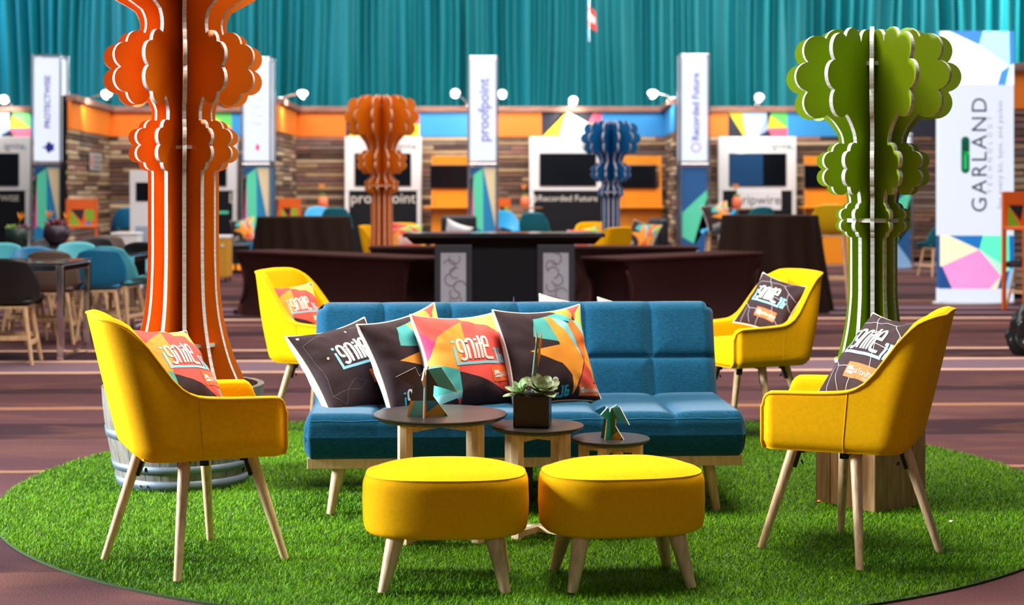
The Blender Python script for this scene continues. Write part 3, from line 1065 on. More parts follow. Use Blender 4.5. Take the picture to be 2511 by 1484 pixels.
def bar_counter():
    d = 14.2
    t = thing('bar_counter', 'dark portable bar counter with two frosted ring patterned panels', 'bar', (WX(1236, d), d, 0))
    h = WZ(572, d)
    s = d / FPX
    topw, bodyw = (1478 - 985) * s, (1408 - 1065) * s
    hw, bw = topw / 2, bodyw / 2
    yb = 0.62
    top = MB()
    z1, z0 = h, h - 0.10
    top.add([(-hw, -0.10, z1), (hw, -0.10, z1), (hw * 0.985, yb, z1), (-hw * 0.985, yb, z1), (-hw, -0.10, z1 - 0.035), (hw, -0.10, z1 - 0.035), (hw * 0.985, yb, z1 - 0.035), (-hw * 0.985, yb, z1 - 0.035)],
            [[0, 1, 2, 3], [4, 7, 6, 5], [0, 4, 5, 1], [1, 5, 6, 2], [2, 6, 7, 3], [3, 7, 4, 0]])
    obj('countertop', top, mat('bar_gloss', (0.012, 0.014, 0.020), 0.16, spec=0.6), t)
    un = MB()
    a, b_ = hw * 0.97, hw * 0.90
    un.add([(-a, -0.06, z1 - 0.036), (a, -0.06, z1 - 0.036), (a, yb - 0.02, z1 - 0.036), (-a, yb - 0.02, z1 - 0.036), (-b_, 0.0, z0), (b_, 0.0, z0), (b_, yb - 0.06, z0), (-b_, yb - 0.06, z0)],
           [[0, 1, 2, 3], [4, 7, 6, 5], [0, 4, 5, 1], [1, 5, 6, 2], [2, 6, 7, 3], [3, 7, 4, 0]])
    obj('moulding', un, mat('bar_wood', (0.010, 0.005, 0.004), 0.6, spec=0.2), t)
    obj('cabinet', MB().box((0, 0.30, z0 / 2), (2 * bw - 0.02, 0.5, z0 - 0.002)), mat('bar_body', (0.008, 0.008, 0.014), 0.6, spec=0.2), t)
    for sx, cxp in ((-1, 1112), (1, 1363)):
        xc = (cxp - 1236) * s
        pil = obj('pilaster', MB().box((xc, 0.02, z0 / 2), (0.335, 0.10, z0 - 0.004), bevel=0.006), mat('bar_pilaster', (0.030, 0.032, 0.050), 0.5), t)
        zt = z0 - 0.075
        obj('frosted_panel', MB().box((xc, -0.035, (zt + 0.1) / 2), (0.226, 0.012, zt - 0.1), bevel=0.002), mat('frosted_glass', (0.46, 0.48, 0.58), 0.35), pil)
        r = MB()
        rr = random.Random(11 + sx)
        for k in range(11):
            cx_ = xc + rr.uniform(-0.06, 0.06)
            cz = zt - 0.05 - k * 0.062
            if cz < 0.18:
                break
            a0 = rr.uniform(0, 6)
            r_ = rr.uniform(0.04, 0.055)
            pts = [(cx_ + r_ * math.cos(a0 + q * 0.25), -0.0425, cz + r_ * math.sin(a0 + q * 0.25)) for q in range(18)]
            r.tube(pts, 0.005, 5)
        obj('ring_pattern', r, mat('ring_grey', (0.20, 0.19, 0.22), 0.4), pil)
    return t


bar_counter()


# moulded shell chairs
def shell_surface(wd=0.235, seat_z=0.45, top_z=0.80, th=0.008):
    prof_v = [0, 0.12, 0.30, 0.45, 0.55, 0.65, 0.80, 1.0]
    px = [0.235, 0.22, 0.08, -0.08, -0.16, -0.20, -0.235, -0.27]
    pz = [seat_z - 0.02, seat_z, seat_z - 0.012, seat_z - 0.012, seat_z + 0.02, seat_z + 0.09, seat_z + 0.20, top_z]
    wv = [0.19, 0.215, 0.235, 0.24, 0.235, 0.235, 0.225, 0.165]

    def fn(u, v):
        x, z, hw = crom(prof_v, px, v), crom(prof_v, pz, v), crom(prof_v, wv, v) * wd / 0.235
        q = 2 * u - 1
        lift = abs(q) ** 2.6
        up = crom([0, 0.15, 0.4, 0.6, 0.8, 1], [0.0, 0.035, 0.085, 0.05, 0.0, -0.035], v)
        fwd = crom([0, 0.4, 0.6, 0.8, 1], [0.0, 0.02, 0.09, 0.075, 0.03], v)
        return (x + fwd * lift, q * hw, z + up * lift)
    m = MB()
    nu, nv = 18, 26
    m.grid(fn, nu, nv)
    # second skin for thickness
    def fn2(u, v):
        p = Vector(fn(u, v))
        e = 1e-3
        a_ = Vector(fn(min(1, u + e), v)) - Vector(fn(max(0, u - e), v))
        b_ = Vector(fn(u, min(1, v + e))) - Vector(fn(u, max(0, v - e)))
        n = a_.cross(b_)
        n.normalize()
        return tuple(p + n * th)
    m.grid(fn2, nu, nv)
    k = nv + 1
    o2 = (nu + 1) * k
    rim = [i * k for i in range(nu + 1)] + [nu * k + j for j in range(1, nv + 1)] + [i * k + nv for i in range(nu - 1, -1, -1)] + [j for j in range(nv - 1, 0, -1)]
    fs = [[rim[i], rim[(i + 1) % len(rim)], rim[(i + 1) % len(rim)] + o2, rim[i] + o2] for i in range(len(rim))]
    base = 0
    m.add([], [], 0)
    for f in fs:
        m.f.append(f); m.m.append(0); m.s.append(True)
    return m, fn


SHELL, SHFN = shell_surface()
SHELLME = {}


def shell_chair(name, label, cat, m, loc, rotz, group, legh=0.45, padmat=None):
    t = thing(name, label, cat, (loc[0], loc[1], 0), rotz, group)
    dz = legh - 0.45
    key = m.name
    if key not in SHELLME:
        SHELLME[key] = obj('shell', SHELL, m, t).data
        sh = [c for c in t.children][0]
    else:
        sh = obj('shell', SHELLME[key], None, t)
    sh.location = (0, 0, dz)
    pk = ('pad', (padmat or m).name)
    if pk not in SHELLME:
        SHELLME[pk] = mesh_of('seat_pad', MB().box((0.03, 0, 0.470), (0.34, 0.36, 0.035), bevel=0.016, smooth=True), padmat or m)
    obj('seat_pad', SHELLME[pk], None, t, loc=(0, 0, dz))
    lk = ('leg', legh)
    if lk not in SHELLME:
        SHELLME[lk] = [mesh_of('leg', MB().cyl((sx * 0.135, sy * 0.13, legh - 0.03), (sx * 0.20, sy * 0.195, 0.0), 0.021, 0.014, 12), M_wood) for sx in (-1, 1) for sy in (-1, 1)]
        f_ = 0.55
        z = legh * (0.36 if legh < 0.6 else 0.30)
        SHELLME[('str', legh)] = [mesh_of('stretcher', MB().box((0, sy * 0.175, z), (0.35, 0.022, 0.034), bevel=0.003), M_wood) for sy in (-1, 1)] + \
                                 [mesh_of('stretcher', MB().box((sx * 0.178, 0, z + 0.04), (0.022, 0.34, 0.034), bevel=0.003), M_wood) for sx in (-1, 1)]
        SHELLME[('plate', legh)] = mesh_of('mounting_plate', MB().box((0, 0, legh - 0.024), (0.30, 0.29, 0.022), bevel=0.004), M_wood)
    for me in SHELLME[lk]:
        obj('leg', me, None, t)
    for me in SHELLME[('str', legh)]:
        obj('stretcher', me, None, t)
    obj('mounting_plate', SHELLME[('plate', legh)], None, t)
    return t


GC = 'shell chairs around the glass tables'
up_ = PI / 2
shell_chair('shell_chair', 'black shell chair with its back turned at the near glass table', 'chair', M_shell_black, (WX(40, 12.15), 12.0), up_ + 0.12, GC)
shell_chair('shell_chair', 'taupe shell chair beside the chrome leg of the near glass table', 'chair', M_shell_taupe, (WX(130, 13.6), 13.6), up_ + 0.15, GC)
shell_chair('shell_chair', 'deep blue shell chair with its back turned between the two glass tables', 'chair', M_shell_blue, (WX(243, 13.95), 13.95), up_ + 0.25, GC)
shell_chair('shell_chair', 'deep blue shell chair facing us behind the near glass table', 'chair', M_shell_blue, (WX(70, 14.0), 14.0), -up_ + 0.1, GC)
shell_chair('shell_chair', 'pale aqua shell chair behind the taupe chair', 'chair', M_shell_aqua, (WX(178, 15.3), 15.3), -up_ + 0.1, GC)
shell_chair('shell_chair', 'pale aqua shell chair at the second glass table beside the orange trunk', 'chair', M_shell_aqua, (WX(300, 14.7), 14.55), up_ - 0.2, GC)
shell_chair('shell_chair', 'pale aqua shell chair cut off by the left edge of the picture', 'chair', M_shell_aqua, (WX(-12, 15.0), 15.0), -up_, GC)
shell_chair('shell_chair', 'black shell chair behind the green succulent pot', 'chair', M_shell_black, (WX(118, 16.6), 16.6), -up_ + 0.2, GC)
shell_chair('shell_chair', 'black shell chair behind the pale aqua chair at the second table', 'chair', M_shell_black, (WX(226, 17.0), 17.0), -up_ + 0.1, GC)
shell_chair('shell_chair', 'taupe shell chair farthest back below the orange facet stool', 'chair', M_shell_taupe, (WX(252, 17.6), 17.6), -up_, GC)
shell_chair('shell_chair', 'black shell chair half hidden by the orange tree trunk', 'chair', M_shell_black, (WX(362, 15.8), 15.8), up_, GC)


def glass_table(label, x1, y0, y1, ln, h):
    t = thing('glass_table', label, 'table', (x1, (y0 + y1) / 2, 0), 0, 'chrome framed glass tables')
    w_ = y1 - y0
    for sx in (0, -ln):
        for sy in (-1, 1):
            obj('leg', MB().box((sx, sy * w_ / 2, h / 2), (0.05, 0.05, h - 0.01), bevel=0.004), M_chrome, t)
        obj('end_rail', MB().box((sx, 0, h - 0.03), (0.048, w_ - 0.052, 0.05), bevel=0.004), M_chrome, t)
        obj('floor_rail', MB().box((sx, 0, 0.02), (0.048, w_ - 0.052, 0.03), bevel=0.004), M_chrome, t)
    for sy in (-1, 1):
        obj('side_rail', MB().box((-ln / 2, sy * w_ / 2, h - 0.03), (ln - 0.052, 0.048, 0.05), bevel=0.004), M_chrome, t)
    obj('glass_top', MB().box((-ln / 2, 0, h + 0.008), (ln + 0.06, w_ + 0.06, 0.014), bevel=0.003), mat('smoked_glass', (0.05, 0.035, 0.03), 0.05, spec=0.8, coat=0.4), t)
    return t


glass_table('chrome framed glass table nearest at the left with the black chair', -3.46, 12.2, 12.95, 1.5, 0.735)
glass_table('chrome framed glass table beside the pale aqua chair and orange trunk', -3.52, 14.75, 15.4, 0.30, 0.70)
glass_table('chrome framed glass table carrying the two planted pots', WX(205, 16.0), 15.75, 16.25, 1.4, 0.735)


# potted succulents on the far table
def bird_flower(par, base, lean, s=1.0):
    b = Vector(base)
    top = b + Vector((lean[0], 0, lean[1])) * 1.0
    obj('stem', MB().tube([tuple(b), tuple(b.lerp(top, 0.5)), tuple(top)], [0.008 * s, 0.007 * s, 0.005 * s], 8), mat('stem_green', (0.05, 0.12, 0.03), 0.5), par)
    for k, (dx, dz) in enumerate(((0.02, 0.09), (0.055, 0.08), (-0.03, 0.085))):
        p1 = top + Vector((dx * s, 0.01 * k, dz * s))
        mid = top.lerp(p1, 0.5)
        obj('petal', MB().tube([tuple(top), tuple(mid), tuple(p1)], [0.005 * s, 0.012 * s, 0.0015 * s], 6), mat('petal_orange', (0.85, 0.26, 0.01), 0.5), par)


def leafy(par, c, r, n, mats_, seed):
    rr = random.Random(seed)
    for i in range(n):
        a = i * 2.4
        k = (i + 0.5) / n
        el = 1.35 - 1.1 * k
        L_ = r * (0.55 + 0.5 * k)
        d = Vector((math.cos(a) * math.cos(el), math.sin(a) * math.cos(el), math.sin(el)))
        p0 = Vector(c)
        p1 = p0 + d * L_ * 0.6
        p2 = p0 + d * L_ + Vector((0, 0, 0.1 * r))
        obj('leaf', MB().tube([tuple(p0), tuple(p1), tuple(p2)], [0.1 * r, 0.22 * r, 0.04 * r], 7), mats_[i % len(mats_)], par)


M_leafg = mat('leaf_lime', (0.20, 0.32, 0.04), 0.5)
M_leafp = mat('leaf_plum', (0.16, 0.05, 0.07), 0.5)
t = thing('planted_pot', 'dark green pot with lime and plum succulents and an orange flower', 'plant', (WX(42, 16.0), 16.0, 0.751))
obj('pot', MB().lathe([(0.001, 0), (0.10, 0), (0.115, 0.17), (0.10, 0.175), (0.095, 0.13), (0.001, 0.13)], 24), mat('pot_dark_green', (0.015, 0.035, 0.03), 0.4), t)
leafy(t, (-0.05, 0, 0.15), 0.09, 10, [M_leafg], 1)
leafy(t, (0.06, 0, 0.15), 0.09, 10, [M_leafp], 2)
bird_flower(t, (0.0, 0, 0.15), (0.03, 0.10))
t = thing('planted_pot', 'dark purple round pot with wine red succulents and an orange flower', 'plant', (WX(138, 16.0), 16.0, 0.751))
obj('pot', MB().lathe([(0.001, 0), (0.07, 0), (0.13, 0.09), (0.12, 0.20), (0.105, 0.20), (0.10, 0.16), (0.001, 0.16)], 24), mat('pot_purple', (0.030, 0.014, 0.030), 0.4), t)
leafy(t, (0, 0, 0.18), 0.13, 14, [mat('leaf_wine', (0.20, 0.03, 0.05), 0.5), M_leafp], 3)
bird_flower(t, (-0.02, 0, 0.18), (-0.06, 0.09))
bird_flower(t, (0.03, 0, 0.18), (0.07, 0.07))

# white information stand left of the orange trunk
d = 22.0
t = thing('information_stand', 'white tilted information stand with small black screen left of orange trunk', 'stand', (WX(352, d), d, 0))
M = frame((0, 0, 0.03), (1, 0, 0), (-0.03, 0.10, 1))
obj('stand_board', MB().box((0, 0.8, 0), (0.36, 1.52, 0.05), bevel=0.008, M=M), M_white, t)
obj('black_screen', MB().box((0.03, 1.26, 0.03), (0.24, 0.26, 0.012), M=M), M_screen, t)
obj('printed_sheet', MB().box((0.03, 0.52, 0.028), (0.26, 0.52, 0.008), M=M), mat('sheet_grey_blue', (0.35, 0.42, 0.55), 0.6), t)
obj('foot_plate', MB().box((0, 0.05, 0.02), (0.5, 0.45, 0.04), bevel=0.01), M_white, t)
t = thing('white_box', 'plain white box beside the white information stand', 'box', (WX(312, 21.0), 21.0, 0))
obj('box_body', MB().box((0, 0, 0.36), (0.34, 0.3, 0.72), bevel=0.01), M_white, t)
obj('box_lid', MB().box((0, 0, 0.735), (0.36, 0.32, 0.03), bevel=0.008), M_white, t)

# yellow cabinet right of trunk
d = 22.6
t = thing('yellow_cabinet', 'mustard yellow cabinet with white top right of the orange trunk', 'cabinet', (WX(525, d), d, 0))
hz = WZ(585, d)
obj('cabinet_body', MB().box((0, 0.2, (hz + 0.07) / 2), (0.38, 0.4, hz - 0.07), bevel=0.01), mat('mustard', (0.62, 0.30, 0.02), 0.5), t)
obj('cabinet_top', MB().box((0, 0.2, hz + 0.02), (0.40, 0.42, 0.04), bevel=0.008), M_white, t)
for sx in (-1, 1):
    for sy in (0.05, 0.35):
        obj('foot', MB().cyl((sx * 0.15, sy, 0.08), (sx * 0.17, sy, 0), 0.015, n=8), M_blackmetal, t)
obj('knob', MB().cyl((0.12, 0.0, hz - 0.10), (0.12, -0.02, hz - 0.10), 0.02, n=12), M_white, t)


t = thing('equipment_case', 'black equipment case with glowing orange panel right of the yellow cabinet', 'case', (WX(578, 25.0), 25.0, 0))
obj('case_body', MB().box((0, 0.15, 0.225), (0.36, 0.3, 0.44), bevel=0.012), M_panelblack, t)
for sx in (-1, 1):
    obj('orange_panel', MB().box((sx * 0.07, -0.005, 0.10), (0.10, 0.012, 0.09)), mat('panel_orange', (0.9, 0.30, 0.02), 0.4, emit=0.5), t)
obj('case_lid', MB().box((0, 0.15, 0.45), (0.38, 0.32, 0.025), bevel=0.006), mat('lid_grey', (0.2, 0.2, 0.25), 0.4), t)


# orange facet stools (tall frames with coloured triangles)
def facet_stool(label, px, d, w_, top_py, seat_py, rot):
    t = thing('facet_stool', label, 'stool', (WX(px, d), d, 0), rot, 'orange tall stools with faceted boards')
    zt, zs = WZ(top_py, d), WZ(seat_py, d)
    mo = mat('stool_orange', (0.75, 0.13, 0.01), 0.5)
    for sx in (-1, 1):
        obj('back_post', MB().box((sx * w_ / 2, 0.2, zt / 2), (0.04, 0.04, zt), bevel=0.004), mo, t)
        obj('front_leg', MB().box((sx * w_ / 2, -0.18, zs / 2), (0.04, 0.04, zs), bevel=0.004), mo, t)
    obj('top_rail', MB().box((0, 0.2, zt - 0.07), (w_ - 0.042, 0.035, 0.14), bevel=0.004), mo, t)
    b = MB().box((0, 0.2, (zt - 0.14 + zs) / 2), (w_ - 0.042, 0.03, zt - 0.14 - zs))
    y = 0.183
    x0, x1, z0, z1 = -w_ / 2 + 0.03, w_ / 2 - 0.03, zs, zt - 0.15
    for P, mi in (([(0, 0), (0.5, 0.05), (0.05, 1)], 1), ([(0.5, 0), (0.95, 0), (0.8, 0.4)], 2), ([(0.65, 0.4), (1, 0.3), (1, 1), (0.62, 1)], 1), ([(0.05, 1), (0.5, 0.3), (0.6, 1)], 3)):
        b.add([(x0 + (x1 - x0) * u, y, z0 + (z1 - z0) * v) for u, v in P], [list(range(len(P)))], mi)
    obj('faceted_board', b, [mo, mat('stool_green', (0.20, 0.50, 0.03), 0.5), mat('stool_blue', (0.02, 0.32, 0.60), 0.5), M_pdark], t, fix=False)
    obj('seat', MB().box((0, 0.0, zs), (w_ + 0.04, 0.42, 0.04), bevel=0.008), mo, t)
    obj('footrest', MB().box((0, -0.18, 0.25), (w_ - 0.042, 0.03, 0.03)), mo, t)
    return t


facet_stool('orange stool with green and blue facets beside the dark marked light tower', 200, 22.5, 0.40, 488, 556, 0.25)
facet_stool('orange stool with facets behind the brown round table', 700, 25.0, 0.32, 487, 548, -0.2)
facet_stool('orange stool with facets beside the pale blue chairs', 1247, 28.0, 0.24, 487, 560, 0.5)
facet_stool('orange stool with green facets at the right edge behind the banner', 2528, 17.2, 0.40, 470, 560, 0.3)

GB = 'shell stools in front of the booths'
shell_chair('shell_stool', 'blue shell stool at the high table left of the orange trunk', 'stool', M_shell_blue, (WX(310, 24.5), 24.5), up_ + 0.4, GB, legh=0.70)
shell_chair('shell_stool', 'pale blue shell stool behind the brown round table', 'stool', M_shell_sky, (WX(786, 25.0), 25.0), -up_ + 0.3, GB, legh=0.70)
shell_chair('shell_stool', 'dark teal shell stool behind the brown round table', 'stool', M_shell_teal, (WX(827, 24.2), 24.2), up_, GB, legh=0.70)
shell_chair('shell_stool', 'pale blue shell stool right of the middle light tower', 'stool', M_shell_sky, (WX(1258, 26.5), 26.5), -0.9, GB, legh=0.62)
shell_chair('shell_stool', 'dark teal shell stool in front of the black booth panel', 'stool', M_shell_teal, (WX(1312, 24.6), 24.6), up_ - 0.15, GB, legh=0.62)
shell_chair('shell_stool', 'dark teal shell stool behind the brown round table near the green tree', 'stool', M_shell_teal, (WX(1857, 25.2), 25.2), up_ + 0.2, GB, legh=0.70)
shell_chair('shell_stool', 'yellow bar stool with wooden legs beside the green card tree', 'stool', mat('shell_yellow', (0.80, 0.48, 0.004), 0.45), (WX(2040, 18.6), 18.6), up_ - 0.25, GB, legh=0.80)
shell_chair('shell_stool', 'bright blue stool with a patterned cushion right of the dotted light tower', 'stool', M_shell_sky, (WX(1760, 24.4), 24.4), up_ * 2, GB, legh=0.66)
shell_chair('shell_chair', 'dark teal shell chair in the shade between green tree and lit banner', 'chair', M_shell_teal, (WX(2296, 24.2), 24.2), up_ + 0.3, 'single chairs near the banner')
shell_chair('shell_chair', 'black shell chair cut off by the right edge of the picture', 'chair', M_shell_black, (WX(2600, 17.0), 17.9), up_ + 0.4, 'single chairs near the banner')


# flower pots at the booths on small high tables
def high_table(label, px, d, h):
    t = thing('high_table', label, 'table', (WX(px, d), d, 0), 0, 'small high tables in front of the booths')
    obj('tabletop', MB().lathe([(0.001, h), (0.30, h), (0.305, h + 0.012), (0.30, h + 0.025), (0.001, h + 0.025)], 32), mat('high_table_wood', (0.35, 0.13, 0.05), 0.5), t)
    obj('column', MB().cyl((0, 0, 0.03), (0, 0, h), 0.03, n=12), M_chrome, t)
    obj('foot_plate', MB().lathe([(0.001, 0), (0.24, 0), (0.23, 0.02), (0.03, 0.04), (0.001, 0.04)], 24), M_blackmetal, t)


def flower_vase(label, px, d, z):
    t = thing('flower_vase', label, 'vase', (WX(px, d), d, z), 0, 'orange vases with a flower')
    obj('vase', MB().lathe([(0.001, 0), (0.06, 0), (0.085, 0.06), (0.08, 0.15), (0.05, 0.19), (0.045, 0.19), (0.001, 0.17)], 20), mat('vase_orange', (0.80, 0.20, 0.09), 0.45), t)
    leafy(t, (0, 0, 0.18), 0.08, 7, [M_leafg], 5)
    bird_flower(t, (0, 0, 0.18), (-0.03, 0.13), 1.2)


for lab1, lab2, px, d, h in (('small high table behind the brown round table on the barrel side', 'orange vase with flower beyond the dark teal stool', 792, 26.3, 0.99),
                             ('small high table in front of the black booth panel', 'orange vase with flower between pale blue and teal stools', 1288, 27.6, 0.99),
                             ('small high table in front of the boxed white logo panel', 'orange vase with flower in front of the boxed white logo panel', 1807, 26.4, 0.985)):
    high_table(lab1, px, d, h)
    flower_vase(lab2, px, d, h + 0.025)

# black bag at the right edge
def bag():
    d = 12.6
    t = thing('black_bag', 'crumpled glossy black bag standing on the carpet at the right edge', 'bag', (WX(2522, d), d, 0))

    def fn(u, v):
        a = 2 * PI * u
        r = crom([0, 0.06, 0.3, 0.7, 0.9, 1.0], [0.10, 0.125, 0.15, 0.12, 0.08, 0.03], v)
        n = mnoise.noise(Vector((2.2 * math.cos(a), 2.2 * math.sin(a), 4 * v))) * 0.05
        return ((r + n) * math.cos(a), (r + n) * 0.9 * math.sin(a), 0.42 * v)
    obj('sack', MB().grid(fn, 40, 24, closed_u=True), mat('black_plastic_film', (0.010, 0.010, 0.010), 0.22), t)
    obj('tied_neck', MB().tube([(0, 0, 0.40), (0.01, 0, 0.46), (0.03, 0.01, 0.52)], [0.03, 0.02, 0.045], 12), mat('black_plastic_film', (0.01, 0.01, 0.01), 0.22), t)


bag()

# ------------------------------------------------------------------ slotted card trees
MID_L = [(.83, .148, .165), (.83, -.148, .165), (.66, .31, .155), (.66, -.31, .155), (.45, 0, .36)]
TOP_L = [(.83, 0, .17), (.72, .30, .18), (.72, -.30, .18), (.46, .40, .16), (.15, .43, .13), (.40, 0, .42)]


def puff_points(zc, R, lobes, cr, a0, a1, n=150):
    c = (cr * R, zc)
    L_ = [(x * R, zc + z * R, q * R) for x, z, q in lobes]
    pts = []
    for k in range(n + 1):
        a = a0 + (a1 - a0) * k / n
        dx, dz = math.cos(a), math.sin(a)
        best = 0
        for (x, z, q) in L_:
            ox, oz = c[0] - x, c[1] - z
            b = ox * dx + oz * dz
            disc = b * b - (ox * ox + oz * oz - q * q)
            if disc >= 0:
                best = max(best, -b + math.sqrt(disc))
        if best > 0:
            pts.append((c[0] + best * dx, c[1] + best * dz))
    return pts


def fin_outline(base, puffs):
    zs, rs = [p[0] for p in base], [p[1] for p in base]
    rb = lambda z: crom(zs, rs, z)
    out = []
    z = zs[0]
    for (zc, R, kind) in puffs:
        top = kind == 'top'
        P = puff_points(zc, R, TOP_L if top else MID_L, 0.35 if top else 0.45, -2.0, 2.6 if top else 2.0)
        keep = [p for p in P if p[0] > (0.012 if (top and p[1] > zc) else rb(p[1]) + 0.0005)]
        st = keep[0]
        while z < st[1]:
            out.append((rb(z), z))
            z += 0.02
        out += keep
        z = keep[-1][1] + 0.004
    return out


def card_tree(name, label, loc, base, puffs, M_face, M_edg, nf=12, th=0.016, rot=0.0, rings=(), inner=0.012):
    t = thing(name, label, 'card tree', loc, rot, 'trees built of slotted card fins')
    ol = fin_outline(base, puffs)
    ztop = ol[-1][1]
    poly = [(inner, ol[0][1])] + ol + [(inner, ztop)]
    cl = [poly[0]]
    for p in poly[1:]:
        if (p[0] - cl[-1][0]) ** 2 + (p[1] - cl[-1][1]) ** 2 > 4e-6:
            cl.append(p)
    mb = MB()
    n = len(cl)
    vs = [(x, -th / 2, z) for x, z in cl] + [(x, th / 2, z) for x, z in cl]
    mb.add(vs, [list(range(n)), list(range(2 * n - 1, n - 1, -1))], 0)
    mb.add(vs, [[i, n + i, n + (i + 1) % n, (i + 1) % n] for i in range(n)], 1)
    me = mesh_of('fin', mb, [M_face, M_edg])
    for k in range(nf):
        obj('fin', me, None, t, rotz=2 * PI * k / nf)
    for (z, r) in rings:
        m = MB().lathe([(inner, z - 0.008), (r, z - 0.008)], 36, mi=0, smooth=False).lathe([(r, z - 0.008), (r, z + 0.008)], 36, mi=1).lathe([(r, z + 0.008), (inner, z + 0.008)], 36, mi=0, smooth=False)
        obj('ring_plate', m, [M_face, M_edg], t)
    return t


# tall orange tree, standing in the half barrel
OX, OY = -1.462, 7.08
card_tree('orange_card_tree', 'tall orange slotted card tree standing in the half wine barrel', (OX, OY, 0),
          [(0.30, 0.285), (0.434, 0.272), (0.552, 0.225), (0.661, 0.192), (0.77, 0.170), (0.879, 0.160), (1.06, 0.155), (1.369, 0.155), (1.50, 0.150), (1.65, 0.138), (1.70, 0.160), (1.837, 0.22),
           (1.95, 0.205), (2.031, 0.188), (2.086, 0.205), (2.122, 0.260), (2.16, 0.32), (2.3, 0.36), (2.8, 0.36)],
          [(1.4996, 0.240, 'mid'), (1.837, 0.347, 'mid'), (2.45, 0.52, 'top')], M_orange, M_edge, rot=math.atan2(-OY, -OX) + math.radians(1.2), rings=((1.493, 0.085), (0.62, 0.16)))
GX, GY = 1.488, 6.56
card_tree('green_card_tree', 'green slotted card tree standing on the wooden plank box', (GX, GY, 0),
          [(0.452, 0.180), (0.53, 0.163), (0.63, 0.137), (0.78, 0.108), (0.9, 0.099), (1.05, 0.099), (1.20, 0.100), (1.263, 0.104), (1.33, 0.118), (1.43, 0.13), (1.515, 0.138), (1.566, 0.165), (1.60, 0.195), (1.66, 0.22), (2.0, 0.22)],
          [(1.18, 0.152, 'mid'), (1.389, 0.228, 'mid'), (1.764, 0.352, 'top')], M_green, M_edge, rot=math.atan2(-GY, -GX) + math.radians(-0.8), th=0.016,
          rings=((1.822, 0.062), (1.179, 0.125), (0.60, 0.155)))
d = 18.0
card_tree('orange_card_tree', 'smaller orange slotted card tree in the distance behind the bar', (WX(936, 19.1), 19.1, 0),
          [(0.0, 0.25), (0.25, 0.21), (0.45, 0.17), (0.65, 0.14), (0.9, 0.132), (1.30, 0.132), (1.46, 0.140), (1.60, 0.16), (1.80, 0.18), (1.88, 0.21), (1.96, 0.27), (2.05, 0.30), (2.6, 0.30)],
          [(1.36, 0.212, 'mid'), (1.646, 0.307, 'mid'), (2.186, 0.460, 'top')], M_orange, M_edge_o, rot=math.radians(-70), rings=((1.36, 0.17),))
d = 19.6
k_ = d / 19.0
card_tree('blue_card_tree', 'blue slotted card tree in the distance beyond the bar end', (WX(1498, d), d, 0),
          [(0.0, 0.22), (0.25, 0.17), (0.55, 0.125), (0.8, 0.112), (1.25, 0.112), (1.37, 0.118), (1.50, 0.13), (1.66, 0.15), (1.72, 0.17), (1.80, 0.22), (1.85, 0.24), (2.4, 0.24)],
          [(1.285, 0.163, 'mid'), (1.527, 0.252, 'mid'), (1.945, 0.382, 'top')], M_bluecard, M_edge_b, rot=math.radians(-78.6), rings=((1.285, 0.13),))

# ------------------------------------------------------------------ half barrel planter
t = thing('half_barrel', 'weathered grey half wine barrel with metal hoops under the orange tree', 'planter', (OX, OY, 0.012))
M_stave = mat('stave_wood', (0.12, 0.105, 0.09), 0.75, col2=(0.23, 0.20, 0.165), var=0.2, scale=6, stretch=(8, 8, 1), rnd=0.2, bump=0.3, bscale=60)
M_hoop = mat('galvanised_hoop', (0.20, 0.24, 0.29), 0.5, metal=0.6, var=0.25, scale=9)
HB = 0.428
rbar = lambda z: 0.283 + 0.072 * math.sin(min(1, z / HB * 0.92) * PI / 2)
NS = 26
for k in range(NS):
    a0, a1 = 2 * PI * (k + 0.02) / NS, 2 * PI * (k + 0.98) / NS
    m = MB()
    vs = []
    for z in np.linspace(0, HB, 7):
        for (a, q) in ((a0, 0), ((a0 + a1) / 2, 0), (a1, 0), (a1, -0.026), (a0, -0.026)):
            r = rbar(z) + q
            vs.append((r * math.cos(a), r * math.sin(a), z))
    fs = []
    for i in range(6):
        for j in range(5):
            fs.append([i * 5 + j, i * 5 + (j + 1) % 5, (i + 1) * 5 + (j + 1) % 5, (i + 1) * 5 + j])
    fs += [[0, 4, 3, 2, 1], [30, 31, 32, 33, 34]]
    obj('stave', m.add(vs, fs), M_stave, t)
for (z0, z1) in ((0.0, 0.045), (0.075, 0.110), (0.215, 0.255)):
    m = MB()
    prof = [(rbar(z) + 0.001, z) for z in (z0, z1)]
    m.lathe([(rbar(z0) - 0.004, z0), (rbar(z0) + 0.004, z0), (rbar(z1) + 0.004, z1), (rbar(z1) - 0.004, z1)], 64)
    for k in (0, 1):
        a = -PI / 2 - 0.35 - 0.12 * k
        zz = (z0 + z1) / 2
        r = rbar(zz) + 0.004
        m.cyl((r * math.cos(a), r * math.sin(a), zz), ((r + 0.006) * math.cos(a), (r + 0.006) * math.sin(a), zz), 0.006, 0.003, 8)
    obj('hoop', m, M_hoop, t)
obj('inner_fill', MB().lathe([(0.001, 0.285), (0.318, 0.285), (0.318, 0.27), (0.001, 0.27)], 40), mat('dark_blue_liner', (0.012, 0.022, 0.05), 0.4), t)
